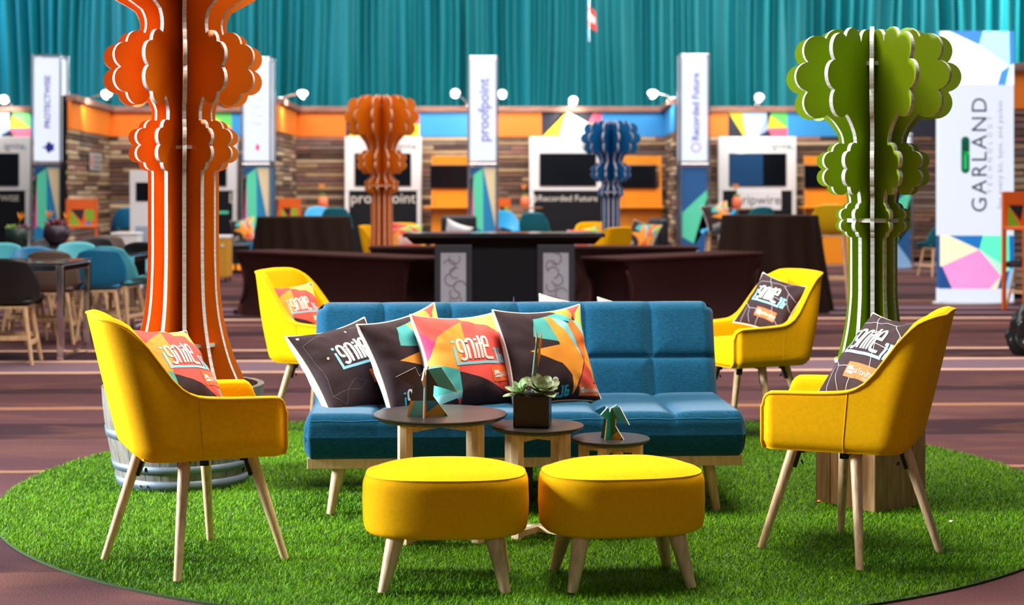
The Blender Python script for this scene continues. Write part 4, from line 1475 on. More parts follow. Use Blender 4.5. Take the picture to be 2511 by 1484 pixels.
for k, (a, r, s_) in enumerate(((0.35, 0.22, 0.05), (-0.75, 0.20, 0.055), (2.6, 0.22, 0.05), (1.5, 0.22, 0.045))):
    st = MB()

    def stone(u, v, s_=s_, k=k):
        q, p = 2 * PI * u, PI * (v - 0.5)
        P = Vector((math.cos(q) * math.cos(p), math.sin(q) * math.cos(p), 0.8 * math.sin(p)))
        return tuple(P * s_ * (1 + 0.25 * mnoise.noise(P * 1.7 + Vector((k, 0, 0)))))
    st.grid(stone, 16, 10, closed_u=True)
    q = obj('river_stone', st, mat('stone_grey', (0.25, 0.21, 0.18), 0.8, var=0.2, scale=20))
    q.location = (OX + r * math.cos(a + 0.13), OY + r * math.sin(a + 0.13), 0.297 + s_ * 0.8)
    tag(q, ('grey river stone in the half barrel on its bar side', 'grey river stone at the near rim of the half barrel', 'grey river stone at the far rim of the half barrel', 'grey river stone behind the orange trunk')[k], 'stone', 'stones weighing the barrel')

# ------------------------------------------------------------------ plank box under the green tree
bx = thing('plank_box', 'square box of upright brown wooden planks under the green tree', 'planter', (1.478, 6.56, 0.012), math.radians(45 - 8))
M_pl = mat('box_plank', (0.28, 0.135, 0.050), 0.6, col2=(0.48, 0.26, 0.115), var=0.2, scale=5, stretch=(9, 9, 1.2), rnd=0.25, bump=0.25, bscale=40)
HS, HBX = 0.158, 0.428
pls = [-0.118, -0.040, 0.040, 0.118]
for side in range(4):
    Mr = Matrix.Rotation(side * PI / 2, 4, 'Z')
    for k, u in enumerate(pls):
        wd = 0.075 if k in (1, 2) else 0.077
        b = MB().box((u, -HS + 0.011 + 0.002 * ((k * 7 + side * 3) % 3), HBX / 2), (wd, 0.022, HBX - 0.004 * (k % 2)), bevel=0.003, M=Mr)
        obj('plank', b, M_pl, bx)
obj('box_lid', MB().box((0, 0, HBX + 0.005), (2 * HS - 0.05, 2 * HS - 0.05, 0.02), bevel=0.003), M_pl, bx)

# ------------------------------------------------------------------ grass rug
RX, RY, RR = 0.10, 7.0, 2.27
rug = obj('grass_rug', MB().lathe([(0.001, 0.0), (RR, 0.0), (RR, 0.007), (0.001, 0.007)], 128, smooth=False), mat('rug_backing', (0.020, 0.055, 0.002), 0.9), loc=(RX, RY, 0.001))
tag(rug, 'large round artificial grass rug under the sofa and yellow chairs', 'rug')


def grass():
    # even coverage in the picture: nearer turf gets more blades
    n = 480000
    a = rng.uniform(0, 2 * PI, n)
    r = RR * np.sqrt(rng.uniform(0, 1, n)) * 0.999
    x, y = r * np.cos(a), r * np.sin(a)
    dist = y + RY
    keep = rng.uniform(0, 1, n) < np.clip((5.6 / dist) ** 1.6, 0, 1)
    x, y = x[keep], y[keep]
    n = len(x)
    h = rng.uniform(0.008, 0.019, n)
    lean = rng.uniform(0.003, 0.018, n)
    la = rng.normal(0.5, 2.0, n)
    wd = rng.uniform(0.0016, 0.0030, n)
    wa = rng.uniform(0, PI, n)
    cx, sx = np.cos(wa) * wd / 2, np.sin(wa) * wd / 2
    z0 = np.full(n, 0.006)
    mx, my = x + np.cos(la) * lean * 0.4, y + np.sin(la) * lean * 0.4
    tx, ty = x + np.cos(la) * lean, y + np.sin(la) * lean
    V = np.empty((n, 5, 3))
    V[:, 0] = np.stack([x - cx, y - sx, z0], 1)
    V[:, 1] = np.stack([x + cx, y + sx, z0], 1)
    V[:, 2] = np.stack([mx + cx * .8, my + sx * .8, z0 + h * 0.6], 1)
    V[:, 3] = np.stack([mx - cx * .8, my - sx * .8, z0 + h * 0.6], 1)
    V[:, 4] = np.stack([tx, ty, z0 + h], 1)
    me = bpy.data.meshes.new('grass_blades')
    nv = n * 5
    me.vertices.add(nv)
    me.vertices.foreach_set('co', V.reshape(-1))
    base = (np.arange(n) * 5)[:, None]
    q = (base + np.array([[0, 1, 2, 3]])).astype(np.int32)
    tr = (base + np.array([[3, 2, 4]])).astype(np.int32)
    loops = np.concatenate([q, tr], axis=1).reshape(-1)
    me.loops.add(len(loops))
    me.loops.foreach_set('vertex_index', loops)
    starts = np.empty(2 * n, np.int32)
    starts[0::2] = np.arange(n) * 7
    starts[1::2] = np.arange(n) * 7 + 4
    me.polygons.add(2 * n)
    me.polygons.foreach_set('loop_start', starts)
    me.update(calc_edges=True)
    at = me.color_attributes.new('tint', 'FLOAT_COLOR', 'POINT')
    k = rng.uniform(0, 1, n)
    c0, c1, c2 = np.array([0.045, 0.165, 0.000]), np.array([0.200, 0.440, 0.000]), np.array([0.36, 0.50, 0.05])
    col = c0 + (c1 - c0) * k[:, None]
    sp = rng.uniform(0, 1, n) < 0.02
    col[sp] = c2
    sp2 = rng.uniform(0, 1, n) < 0.0008
    col[sp2] = np.array([0.75, 0.80, 0.70])
    rgba = np.concatenate([col, np.ones((n, 1))], 1)
    at.data.foreach_set('color', np.repeat(rgba, 5, axis=0).reshape(-1))
    m = bpy.data.materials.new('turf_blades')
    m.use_nodes = True
    b = m.node_tree.nodes['Principled BSDF']
    va = m.node_tree.nodes.new('ShaderNodeVertexColor')
    va.layer_name = 'tint'
    m.node_tree.links.new(va.outputs['Color'], b.inputs['Base Color'])
    b.inputs['Roughness'].default_value = 0.55
    b.inputs['Specular IOR Level'].default_value = 0.12
    me.materials.append(m)
    return me


go = obj('grass_blades', grass(), None, rug, kind='stuff')

# ------------------------------------------------------------------ yellow swivel armchairs
def chair_shell():
    hw, xf, xr, rc, th = 0.272, 0.262, -0.235, 0.105, 0.052
    path = []
    n1 = 22
    for i in range(n1):
        f = i / n1
        f = f ** 1.3
        path.append((xf + (xr + rc - xf) * f, -hw, 0, -1))
    for i in range(12):
        a = -PI / 2 - (PI / 2) * i / 12
        path.append((xr + rc + rc * math.cos(a), -hw + rc + rc * math.sin(a), math.cos(a), math.sin(a)))
    for i in range(7):
        path.append((xr, -hw + rc + (hw - rc) * i / 6.0, -1, 0))
    half = path
    full = half + [(x, -y, nx, -ny) for (x, y, nx, ny) in half[-2::-1]]
    # arc length from the front
    L_ = [0]
    for i in range(1, len(full)):
        L_.append(L_[-1] + math.hypot(full[i][0] - full[i - 1][0], full[i][1] - full[i - 1][1]))
    tot = L_[-1]
    zt_x = [0, .008, .03, .19, .27, .31, .34, .37, .40, .44, .50, .60, .74]
    zt_z = [.535, .562, .582, .587, .594, .612, .648, .712, .782, .840, .862, .867, .870]
    zb = 0.385
    rows = []
    outer_top = []
    for i, (x, y, nx, ny) in enumerate(full):
        l = min(L_[i], tot - L_[i])
        zt = crom(zt_x, zt_z, l)
        tk = th * (0.45 + 0.55 * smooth(0, 0.03, l))
        inset = 0.5 * th * (1 - smooth(0, 0.03, l))
        wgt = smooth(0.12, 0.52, l)
        prof = []
        for f in (0, 0.02, 0.05, 0.10, 0.18, 0.35, 0.55, 0.78, 0.92, 0.985):
            z = zb + (zt - zb) * f
            off = -inset - 0.026 * (1 - smooth(zb, zb + 0.035, z)) ** 1.5
            prof.append((off, z))
        prof += [(-inset - 0.006, zt + 0.004), (-inset - tk * 0.5, zt + 0.008), (-inset - tk * 0.92, zt + 0.001)]
        for f in (0.97, 0.8, 0.6, 0.4, 0.2, 0.0):
            prof.append((-inset - tk, 0.43 + (zt - 0.43) * f))
        ring = []
        for (off, z) in prof:
            px, py = x + nx * off, y + ny * off
            sh = 0.245 * wgt * max(0, z - zb)
            px -= sh
            py *= 1 - 0.20 * smooth(0.56, 0.92, z) * wgt
            ring.append((px, py, z))
        rows.append(ring)
        outer_top.append(ring[9])
    m = MB()
    k = len(rows[0])
    vs = [p for r in rows for p in r]
    fs = []
    for i in range(len(rows) - 1):
        for j in range(k - 1):
            fs.append([i * k + j, (i + 1) * k + j, (i + 1) * k + j + 1, i * k + j + 1])
    m.add(vs, fs, 0, True)
    m.add(vs, [list(range(k))[::-1], [(len(rows) - 1) * k + j for j in range(k)]], 0, True)
    # underside and front rail
    bot = [r[0] for r in rows]
    m.add(bot, [list(range(len(bot)))], 0, False)
    m.box((0.20, 0, 0.43), (0.09, 0.43, 0.085), bevel=0.02, smooth=True)
    m.box((0.0, 0, 0.415), (0.42, 0.43, 0.05))
    # piping along the outer edge and down both arm fronts
    front0 = [rows[0][j] for j in range(1, 10)]
    front1 = [rows[-1][j] for j in range(9, 0, -1)]
    pipe = [(p[0] + 0.004, p[1], p[2]) for p in front0] + [(p[0], p[1] * 1.004, p[2] + 0.005) for p in outer_top] + [(p[0] + 0.004, p[1], p[2]) for p in front1]
    pm = MB().tube(pipe, 0.0052, 8)
    seam = []
    sm = [MB().tube([rows[rr_][j] for j in range(0, 10)], 0.0018, 5) for rr_ in (17, len(rows) - 18)]
    return m, pm, sm


CH_M, CH_P, CH_S = chair_shell()
CHME = {'shell': mesh_of('upholstered_shell', CH_M, M_yel), 'pipe': mesh_of('piping', CH_P, M_yel_pipe), 'seam': [mesh_of('side_seam', q_, M_yel_pipe) for q_ in CH_S]}
for k_ in ('shell',):
    bm = bmesh.new()
    bm.from_mesh(CHME[k_])
    bmesh.ops.recalc_face_normals(bm, faces=bm.faces)
    bm.to_mesh(CHME[k_])
    bm.free()


def seat_cushion():
    m = MB()

    def fn(u, v):
        a, b = 2 * u - 1, 2 * v - 1
        return (0.02 + a * 0.205 * (1 - 0.03 * abs(b) ** 6), b * 0.205 * (1 - 0.03 * abs(a) ** 6), 0.0)
    def top(u, v):
        x, y, _ = fn(u, v)
        a, b = 2 * u - 1, 2 * v - 1
        e = (max(0, 1 - abs(a) ** 8) * max(0, 1 - abs(b) ** 8)) ** 0.5
        return (x, y, 0.455 + 0.055 * e + 0.015 * (1 - a * a) * (1 - b * b))
    m.grid(top, 24, 24)
    m.box((0.02, 0, 0.447), (0.40, 0.40, 0.02))
    return m


CHME['seat'] = mesh_of('seat', seat_cushion(), M_yel)
CHME['leg'] = mesh_of('leg', MB().cyl((0.195, 0, 0.372), (0.315, 0, 0.0), 0.0205, 0.0135, 16), M_wood)
bk = MB().box((0.175, 0, 0.362), (0.03, 0.03, 0.03), bevel=0.003)
bk.add(*box_geo((0, 0, 0), (0.012, 0.034, 0.085), 0.003), 0, False, Matrix.Translation((0.183, 0, 0.335)) @ Matrix.Rotation(-0.31, 4, 'Y'))
bk.cyl((0.172, 0.0, 0.312), (0.166, 0, 0.314), 0.008, n=8)
CHME['bracket'] = mesh_of('leg_bracket', bk, M_blackmetal)
sp = MB().cyl((0, 0, 0.372), (0, 0, 0.386), 0.12, n=24)
for q in range(4):
    sp.add(*box_geo((0.10, 0, 0.372), (0.19, 0.045, 0.014), 0.003), 0, False, Matrix.Rotation(q * PI / 2, 4, 'Z'))
CHME['plate'] = mesh_of('swivel_plate', sp, M_blackmetal)


def armchair(label, x, y, head, legrot, z=0.012, group='yellow swivel armchairs'):
    t = thing('armchair', label, 'chair', (x, y, z), head, group)
    s = obj('upholstered_shell', CHME['shell'], None, t)
    obj('piping', CHME['pipe'], None, s)
    for q_ in CHME['seam']:
        obj('side_seam', q_, None, s)
    obj('seat', CHME['seat'], None, t)
    obj('swivel_plate', CHME['plate'], None, t, rotz=legrot - head)
    for q in range(4):
        obj('leg', CHME['leg'], None, t, rotz=legrot - head + q * PI / 2)
        obj('leg_bracket', CHME['bracket'], None, t, rotz=legrot - head + q * PI / 2)
    return t


rad = math.radians
armchair('yellow armchair in front of the barrel planter, turned away towards the sofa', -1.108, 5.555, rad(22), rad(1))
armchair('yellow armchair in front of the plank box, turned away towards the sofa', 1.212, 5.705, rad(158.5), rad(-6))
armchair('yellow armchair on the carpet behind the sofa, seen between barrel and sofa', -1.005, 8.62, rad(-22), rad(22), z=0.0)
armchair('yellow armchair on the carpet behind the sofa, in front of brown cloth table', 1.275, 8.50, rad(205), rad(10), z=0.0)
armchair('far yellow armchair in side view at the foot of the distant orange tree', WX(955, 19.6), 19.6, rad(-15), rad(10), z=0.0)
armchair('far yellow armchair facing us beside the distant orange tree', WX(990, 20.8), 20.8, rad(-80), rad(10), z=0.0)
armchair('far yellow armchair facing us beside the blue card tree', WX(1449, 21.2), 21.2, rad(-100), rad(10), z=0.0)
armchair('far yellow armchair turned sideways in front of the blue card tree', WX(1474, 18.75), 18.75, rad(130), rad(10), z=0.0)

# black lounge chair beyond the bar
t = thing('black_lounge_chair', 'black lounge chair beyond the bar with a patterned cushion', 'chair', (WX(1600, 21.5), 21.5, 0), 0.2)
for c_, s_ in (((0.08, 0, 0.62), (0.14, 0.55, 0.62)),):
    obj('backrest', MB().box(c_, s_, bevel=0.05, seg=4, smooth=True), mat('black_leather', (0.012, 0.013, 0.018), 0.4), t)
obj('seat', MB().box((-0.20, 0, 0.36), (0.58, 0.55, 0.16), bevel=0.05, seg=4, smooth=True), mat('blue_black_leather', (0.016, 0.02, 0.045), 0.4), t)
for sx in (-0.42, 0.08):
    for sy in (-0.22, 0.22):
        obj('leg', MB().cyl((sx, sy, 0), (sx, sy, 0.285), 0.015, n=8), M_chrome, t)

# ------------------------------------------------------------------ blue sofa
def slab(wd, ht, th, cx, cy, puff, rx=0.04, ry=0.04, corner=0.05, nu=180, nv=48):
    """upholstered panel in local x (width), y (height), z (front) with stitched squares"""
    m = MB()

    def sp(u):
        q = 2 * u - 1
        return 0.62 * q + 0.38 * math.sin(q * PI / 2)

    def base(u, v):
        a, b = sp(u), sp(v)
        x, y = a * wd / 2, b * ht / 2
        ex = max(0, abs(x) - (wd / 2 - corner))
        ey = max(0, abs(y) - (ht / 2 - corner))
        if ex > 0 and ey > 0:
            q = max(ex, ey)
            L_ = math.hypot(ex, ey)
            x = math.copysign(wd / 2 - corner + ex * q / L_, x)
            y = math.copysign(ht / 2 - corner + ey * q / L_, y)
        dx = min(1, (1 - abs(a)) * wd / 2 / rx)
        dy = min(1, (1 - abs(b)) * ht / 2 / ry)
        k = min(dx, dy) if (dx >= 1 or dy >= 1) else max(0, 1 - math.hypot(1 - dx, 1 - dy))
        e = math.sqrt(max(0, 1 - (1 - k) ** 2))
        return x, y, e, a, b

    def front(u, v):
        x, y, e, a, b = base(u, v)
        def dist(n, q):
            if n < 2:
                return 1.0
            f = (q + 1) / 2 * n
            r = round(f)
            return 1.0 if r in (0, n) else min(1.0, abs(f - r) / 0.5)
        gx, gy = dist(cx, a), dist(cy, b)
        h = lambda g: 1 - math.exp(-g / 0.10) * 0.75 - 0.25 * (1 - g) ** 2
        return (x, y, e * (th / 2 + puff * (min(h(gx), h(gy)) - 0.7)))

    def back(u, v):
        x, y, e, a, b = base(u, v)
        return (x, y, -e * th / 2)
    m.grid(front, nu, nv)
    m.grid(lambda u, v: back(1 - u, v), nu, nv)
    return m


def sofa(label, x, y, rot, group, tilt=rad(17), bz=0.547, by=0.70):
    t = thing('sofa', label, 'sofa', (x, y, 0.012), rot, group)
    W_ = 1.752
    bm_ = SOFA.get('back') or mesh_of('backrest', slab(W_, 0.52, 0.125, 6, 2, 0.020, rx=0.055, ry=0.055, nu=240, nv=64, corner=0.06), M_sofa)
    SOFA['back'] = bm_
    b = obj('backrest', bm_, None, t)
    b.rotation_euler = (PI / 2 - tilt, 0, 0)
    b.location = (0, by, bz)
    sm = SOFA.get('seat') or mesh_of('seat', slab(W_, 0.70, 0.175, 6, 1, 0.018, rx=0.035, ry=0.032, nu=240, nv=48, corner=0.03), M_sofa)
    SOFA['seat'] = sm
    s = obj('seat', sm, None, t)
    s.location = (0, 0.335, 0.322)
    pm = SOFA.get('pipe')
    if not pm:
        m = MB()
        pts = [(-W_ / 2 + 0.03 + (W_ - 0.06) * i / 30, -0.0135, 0.386 + 0.002 * math.sin(i * 1.7)) for i in range(31)]
        m.tube(pts, 0.0035, 6)
        pm = SOFA['pipe'] = mesh_of('piping', m, M_sofapipe)
    obj('piping', pm, None, s, loc=(0, -0.335, -0.322))
    fm = SOFA.get('rail')
    if not fm:
        SOFA['rail'] = fm = mesh_of('front_rail', MB().box((0, 0.03, 0.217), (W_ - 0.03, 0.028, 0.042), bevel=0.002), M_wood2)
        SOFA['siderail'] = [mesh_of('side_rail', MB().box((sx * (W_ / 2 - 0.029), 0.34, 0.217), (0.028, 0.588, 0.042), bevel=0.002), M_wood2) for sx in (-1, 1)]
        SOFA['rear'] = mesh_of('rear_rail', MB().box((0, 0.65, 0.217), (W_ - 0.03, 0.028, 0.042), bevel=0.002), M_wood2)
        SOFA['leg'] = [mesh_of('leg', MB().cyl((sx * 0.735, yy, 0.235), (sx * 0.775, yy + dy, 0.0), 0.028, 0.016, 16), M_wood) for sx in (-1, 1) for yy, dy in ((0.12, -0.01), (0.56, 0.03))]
    obj('front_rail', fm, None, t)
    obj('rear_rail', SOFA['rear'], None, t)
    for me in SOFA['siderail']:
        obj('side_rail', me, None, t)
    for me in SOFA['leg']:
        obj('leg', me, None, t)
    obj('support_leg', MB().box((0.02, 0.33, 0.10), (0.05, 0.05, 0.20)), M_black, t)
    for sx in (-1, 1):
        obj('hinge', MB().box((sx * (W_ / 2 - 0.12), 0.66, 0.33), (0.03, 0.10, 0.16), bevel=0.004), M_blackmetal, t)
    return t


SOFA = {}
SX, SY, SR = 0.057, 6.265, rad(3.0)
sofa('blue tufted sofa with four patterned cushions on the grass rug', SX, SY, SR, 'blue sofas')
sofa('second blue sofa standing back to back behind the cushioned sofa', 0.06, 8.22, PI, 'blue sofas', rad(38), 0.50, 0.68)

# ------------------------------------------------------------------ oval stools
def ottoman_geo():
    W_, D_, zb, zt = 0.272, 0.192, 0.172, 0.362

    def ring(u, k=1.0, n=2.75):
        a = 2 * PI * u
        c, s = math.cos(a), math.sin(a)
        r = (abs(c) ** n + abs(s) ** n) ** (-1 / n)
        return W_ * k * r * c, D_ * k * r * s
    side = MB()
    zs = [(0, 0.87), (0.025, 0.935), (0.07, 0.972), (0.16, 0.992), (0.5, 1.005), (0.82, 1.0), (0.94, 0.982), (1.0, 0.962)]

    def sf(u, v):
        f = crom([i / 7 for i in range(8)], [z[0] for z in zs], v)
        k = crom([i / 7 for i in range(8)], [z[1] for z in zs], v)
        a = 2 * PI * u
        pl = 0.004 * math.sin(a * 40) * max(0, 0.16 - f) / 0.16 + 0.004 * mnoise.noise(Vector((3 * math.cos(a), 3 * math.sin(a), 5 * f)))
        x, y = ring(u, k + pl)
        return (x, y, zb + (zt - zb) * f)
    side.grid(sf, 128, 24, closed_u=True)
    bot = [ring(i / 64, 0.86) for i in range(64)]
    side.add([(x, y, zb) for x, y in bot], [list(range(64))[::-1]])
    top = MB()

    def tf(u, v):
        k = 0.962 * (1 - v) ** 0.75
        x, y = ring(u, k)
        z = zt + 0.040 * (1 - (k / 0.962) ** 3.0)
        for bx_ in (-0.15, -0.05, 0.05, 0.15):
            for by_ in (-0.05, 0.05):
                d2 = (x - bx_) ** 2 + (y - by_) ** 2
                z -= 0.010 * math.exp(-d2 / 0.0006)
        return (x, y, z)
    top.grid(tf, 128, 26, closed_u=True)
    pipe = MB().tube([(*ring(i / 96, 0.960), zt + 0.0005) for i in range(96)], 0.0022, 6, closed=True)
    return side, top, pipe


OS, OT, OP = ottoman_geo()
OM = {'body': mesh_of('padded_body', OS, M_yel), 'top': mesh_of('tufted_top', OT, M_yel), 'pipe': mesh_of('seam_piping', OP, M_yel_pipe),
      'legs': [mesh_of('leg', MB().cyl((sx * 0.155, sy * 0.11, 0.185), (sx * 0.197, sy * 0.157, 0.0), 0.031, 0.0165, 18), M_wood) for sx in (-1, 1) for sy in (-1, 1)]}
for lab, x, y, rot in (('yellow oval tufted stool nearer the barrel side armchair', -0.218, 5.245, rad(0.5)), ('yellow oval tufted stool nearer the plank box side armchair', 0.362, 5.275, rad(9))):
    t = thing('oval_stool', lab, 'stool', (x, y, 0.012), rot, 'yellow oval stools')
    b = obj('padded_body', OM['body'], None, t)
    obj('tufted_top', OM['top'], None, t)
    obj('seam_piping', OM['pipe'], None, b)
    for me in OM['legs']:
        obj('leg', me, None, t)

# ------------------------------------------------------------------ nesting side tables
def side_table(label, x, y, R, h, lr, rot):
    t = thing('side_table', label, 'table', (x, y, 0.012), rot, 'nesting round side tables')
    h -= 0.012
    obj('tabletop', MB().lathe([(0.001, h - 0.020), (R - 0.022, h - 0.020), (R - 0.004, h - 0.010), (R, h - 0.003), (R - 0.002, h), (0.001, h)], 72, smooth=False), M_tabletop, t)
    for q in range(4):
        a = PI / 4 + q * PI / 2
        obj('leg', MB().add(*box_geo((lr, 0, (h - 0.021) / 2), (0.034, 0.034, h - 0.022), 0.0015), 0, False, Matrix.Rotation(a, 4, 'Z')), M_wood2, t)
    for q in (0, 1):
        a = PI / 4 + q * PI / 2
        M_ = Matrix.Rotation(a, 4, 'Z')
        obj('top_rail', MB().add(*box_geo((0, 0, h - 0.036 - 0.0005 * q), (2 * lr - 0.036, 0.030, 0.028), 0.0015), 0, False, M_), M_wood2, t)
        obj('floor_rail', MB().add(*box_geo((0, 0, 0.019 + 0.0005 * q), (2 * lr - 0.036, 0.030, 0.022), 0.0015), 0, False, M_), M_wood2, t)
    return t


T1 = (-0.268, 5.93)
T2 = (0.0955, 5.98)
T3 = (0.3715, 5.99)
side_table('largest and tallest dark round side table with the black card horse', *T1, 0.250, 0.470, 0.185, rad(6))
side_table('middle dark round side table with the black succulent pot', *T2, 0.1755, 0.420, 0.125, rad(8))
side_table('smallest and lowest dark round side table with the teal card animal', *T3, 0.1485, 0.370, 0.105, rad(26))

# ------------------------------------------------------------------ folded card animals
def card_animal(name, label, loc, s, ra, rb, schemes):
    t = thing(name, label, 'figurine', loc, 0, 'slotted card animal table markers')
    # silhouette in zoom pixels of the photograph study, origin at foot centre
    P = [(335, 1293), (465, 650), (90, 462), (510, 255), (597, 440), (700, 318), (775, 295), (1060, 250), (1420, 800), (1000, 670), (905, 645), (890, 870), (1205, 1293)]
    f = lambda p: ((p[0] - 730) * s, (1293 - p[1]) * s)
    prints = {
        'wing': [(775, 300), (1060, 250), (1340, 678), (1420, 800), (1340, 772), (1000, 668)],
        'tip': [(1345, 690), (1420, 800), (1335, 772)],
        'b1': [(335, 1293), (400, 968), (487, 968), (380, 1293)],
        'b2': [(380, 1293), (487, 968), (730, 968), (730, 1293)],
        'b3': [(730, 1230), (730, 968), (958, 968), (1005, 1035)],
        'b4': [(730, 1293), (730, 1230), (1005, 1035), (1145, 1215), (1110, 1293)],
        'b5': [(1110, 1293), (1145, 1215), (1205, 1293)],
        'body': [(465, 650), (597, 440), (700, 318), (775, 295), (905, 645), (890, 870), (958, 968), (400, 968)],
        'lw': [(465, 650), (90, 462), (510, 255), (597, 440)],
    }
    for rot, sch, th_off in ((ra, schemes[0], 0), (rb, schemes[1], 0.0004)):
        M_ = Matrix.Rotation(rot, 4, 'Z') @ frame((0, 0, 0), (1, 0, 0), (0, 0, 1))
        m = MB().prism([f(p) for p in P], 0.005, 0, 1, M=M_)
        mats_ = [sch['base'], M_ink]
        for side_ in (1, -1):
            for key, mm in sch.items():
                if key == 'base':
                    continue
                if mm not in mats_:
                    mats_.append(mm)
                m.flat([f(p) for p in prints[key]], side_ * (0.0028 + th_off * 0.2 + (0.0002 if key == 'tip' else 0)), mats_.index(mm), M=M_)
        obj('card_plate', m, mats_, t, fix=False)
    return t


M_c_dark = mat('card_dark', (0.034, 0.018, 0.022), 0.5)
M_c_teal = mat('card_teal', (0.050, 0.31, 0.32), 0.5)
M_c_must = mat('card_mustard', (0.52, 0.26, 0.01), 0.5)
M_c_blue = mat('card_blue', (0.01, 0.20, 0.30), 0.5)
M_c_oran = mat('card_orange', (0.60, 0.15, 0.02), 0.5)
M_c_grn = mat('card_green', (0.06, 0.14, 0.01), 0.5)
M_c_emer = mat('card_emerald', (0.0, 0.30, 0.25), 0.5)
M_c_sky = mat('card_sky', (0.01, 0.30, 0.55), 0.5)
card_animal('card_animal', 'black card animal with teal wing on the largest side table', (WX(1044, 5.86), 5.86, 0.4705), 1 / 5787.0, rad(2), rad(86),
            [{'base': M_c_dark, 'wing': M_c_teal, 'tip': M_c_must, 'b1': M_c_must, 'b2': M_c_teal, 'b3': M_c_blue, 'b4': M_c_must, 'b5': M_c_grn},
             {'base': M_c_oran, 'body': M_c_teal, 'lw': M_c_oran, 'wing': M_c_oran, 'b4': M_c_must, 'b3': M_c_blue}])
card_animal('card_animal', 'small teal and green card animal on the smallest side table', (WX(1499, 5.97), 5.97, 0.3705), 1 / 8600.0, rad(-36), rad(54),
            [{'base': M_c_grn, 'wing': M_c_teal, 'lw': M_c_sky, 'body': M_c_grn, 'b4': M_c_must, 'b3': M_c_grn, 'b5': M_c_dark},
             {'base': M_c_emer, 'tip': M_red}])

# ------------------------------------------------------------------ succulent pot
t = thing('succulent_pot', 'square black pot with two pale succulents and one bird flower', 'plant', (WX(1306, 5.965), 5.965, 0.4205), rad(-6))
pm = MB()
hp, ph = 0.0665, 0.118
pm.box((0, 0, ph / 2), (2 * hp, 2 * hp, ph), bevel=0.004)
obj('pot', pm, mat('pot_black', (0.007, 0.007, 0.007), 0.4, spec=0.3), t)
obj('soil', MB().box((0, 0, ph + 0.002), (2 * hp - 0.014, 2 * hp - 0.014, 0.006)), mat('soil_dark', (0.02, 0.013, 0.009), 0.95), t)


def rosette(par, name, c, R, n, m_, tilt, seed, wf=0.33, el0=1.3):
    rr = random.Random(seed)
    core = obj(name, MB().lathe([(0.001, 0.0), (0.012, 0.004), (0.012, 0.014), (0.001, 0.022)], 12), m_, par, loc=c)
    core.rotation_euler = tilt
    for i in range(n):
        k = (i + 0.5) / n
        a = i * 2.39996 + rr.uniform(-0.1, 0.1)
        L_ = R * (0.42 + 0.62 * k)
        el = el0 - (el0 - 0.12) * k ** 0.8

        def leaf(u, v, L_=L_, el=el):
            # u across the leaf, v along it
            q = 2 * u - 1
            wv = wf * L_ * math.sin(PI * min(1, v * 0.94 + 0.06)) ** 0.75 * (0.55 + 0.75 * v)
            curve = 0.20 * L_ * (v ** 2)
            x = 0.006 + L_ * v * math.cos(el) - curve * math.sin(el) * 0.7
            z = 0.006 + L_ * v * math.sin(el) + curve * math.cos(el) * 0.7 + 0.30 * wv * q * q * 1.2
            return (x, wv * q, z)
        mb = MB()
        mb.grid(leaf, 6, 8)
        mb.grid(lambda u, v: tuple(Vector(leaf(u, v)) + Vector((math.sin(el), 0, -math.cos(el))) * 0.0035 * (1 - (2 * u - 1) ** 2) * (1 - v ** 4)), 6, 8)
        lf = obj('leaf', mb, m_, core, rotz=a)


M_suc1 = mat('succulent_green', (0.12, 0.24, 0.07), 0.45, var=0.2, scale=25, col2=(0.24, 0.33, 0.15))
M_suc2 = mat('succulent_sage', (0.15, 0.20, 0.09), 0.5, var=0.2, scale=25, col2=(0.30, 0.33, 0.18))
M_suc3 = mat('succulent_plum', (0.30, 0.15, 0.14), 0.5, var=0.2, scale=25, col2=(0.40, 0.32, 0.34))
rosette(t, 'succulent', (-0.042, -0.030, ph + 0.004), 0.066, 13, M_suc1, (rad(22), rad(-18), 0), 4, wf=0.23, el0=1.25)
rosette(t, 'succulent', (0.032, -0.018, ph + 0.012), 0.076, 19, M_suc2, (rad(26), rad(14), 0), 9, wf=0.34, el0=1.3)
rosette(t, 'succulent', (-0.018, 0.038, ph + 0.008), 0.058, 12, M_suc3, (rad(5), rad(-8), 0), 12, wf=0.30, el0=1.3)
fl = obj('flower_stem', MB().tube([(0.0, 0.012, ph), (0.004, 0.012, ph + 0.07), (0.010, 0.012, ph + 0.14), (0.017, 0.012, ph + 0.225)], [0.006, 0.0085, 0.007, 0.0008], 10), mat('stem_teal_green', (0.035, 0.085, 0.06), 0.4), t)
for (x0, z0, x1, z1, r_) in ((0.016, 0.13, 0.032, 0.232, 0.0055), (0.010, 0.16, 0.012, 0.240, 0.004), (0.018, 0.10, 0.026, 0.20, 0.004)):
    obj('petal', MB().tube([(x0, 0.018, ph + z0), ((x0 + x1) / 2 + 0.003, 0.018, ph + (z0 + z1) / 2), (x1, 0.018, ph + z1)], [0.0008, r_, 0.0006], 8), mat('petal_orange', (0.85, 0.26, 0.01), 0.5), fl)
obj('blue_tongue', MB().tube([(0.010, 0.02, ph + 0.15), (0.014, 0.02, ph + 0.19), (0.016, 0.02, ph + 0.225)], [0.001, 0.003, 0.0006], 8), mat('petal_violet', (0.15, 0.06, 0.35), 0.5), fl)

# ------------------------------------------------------------------ printed cushions
PA, PT = 0.21, 0.082


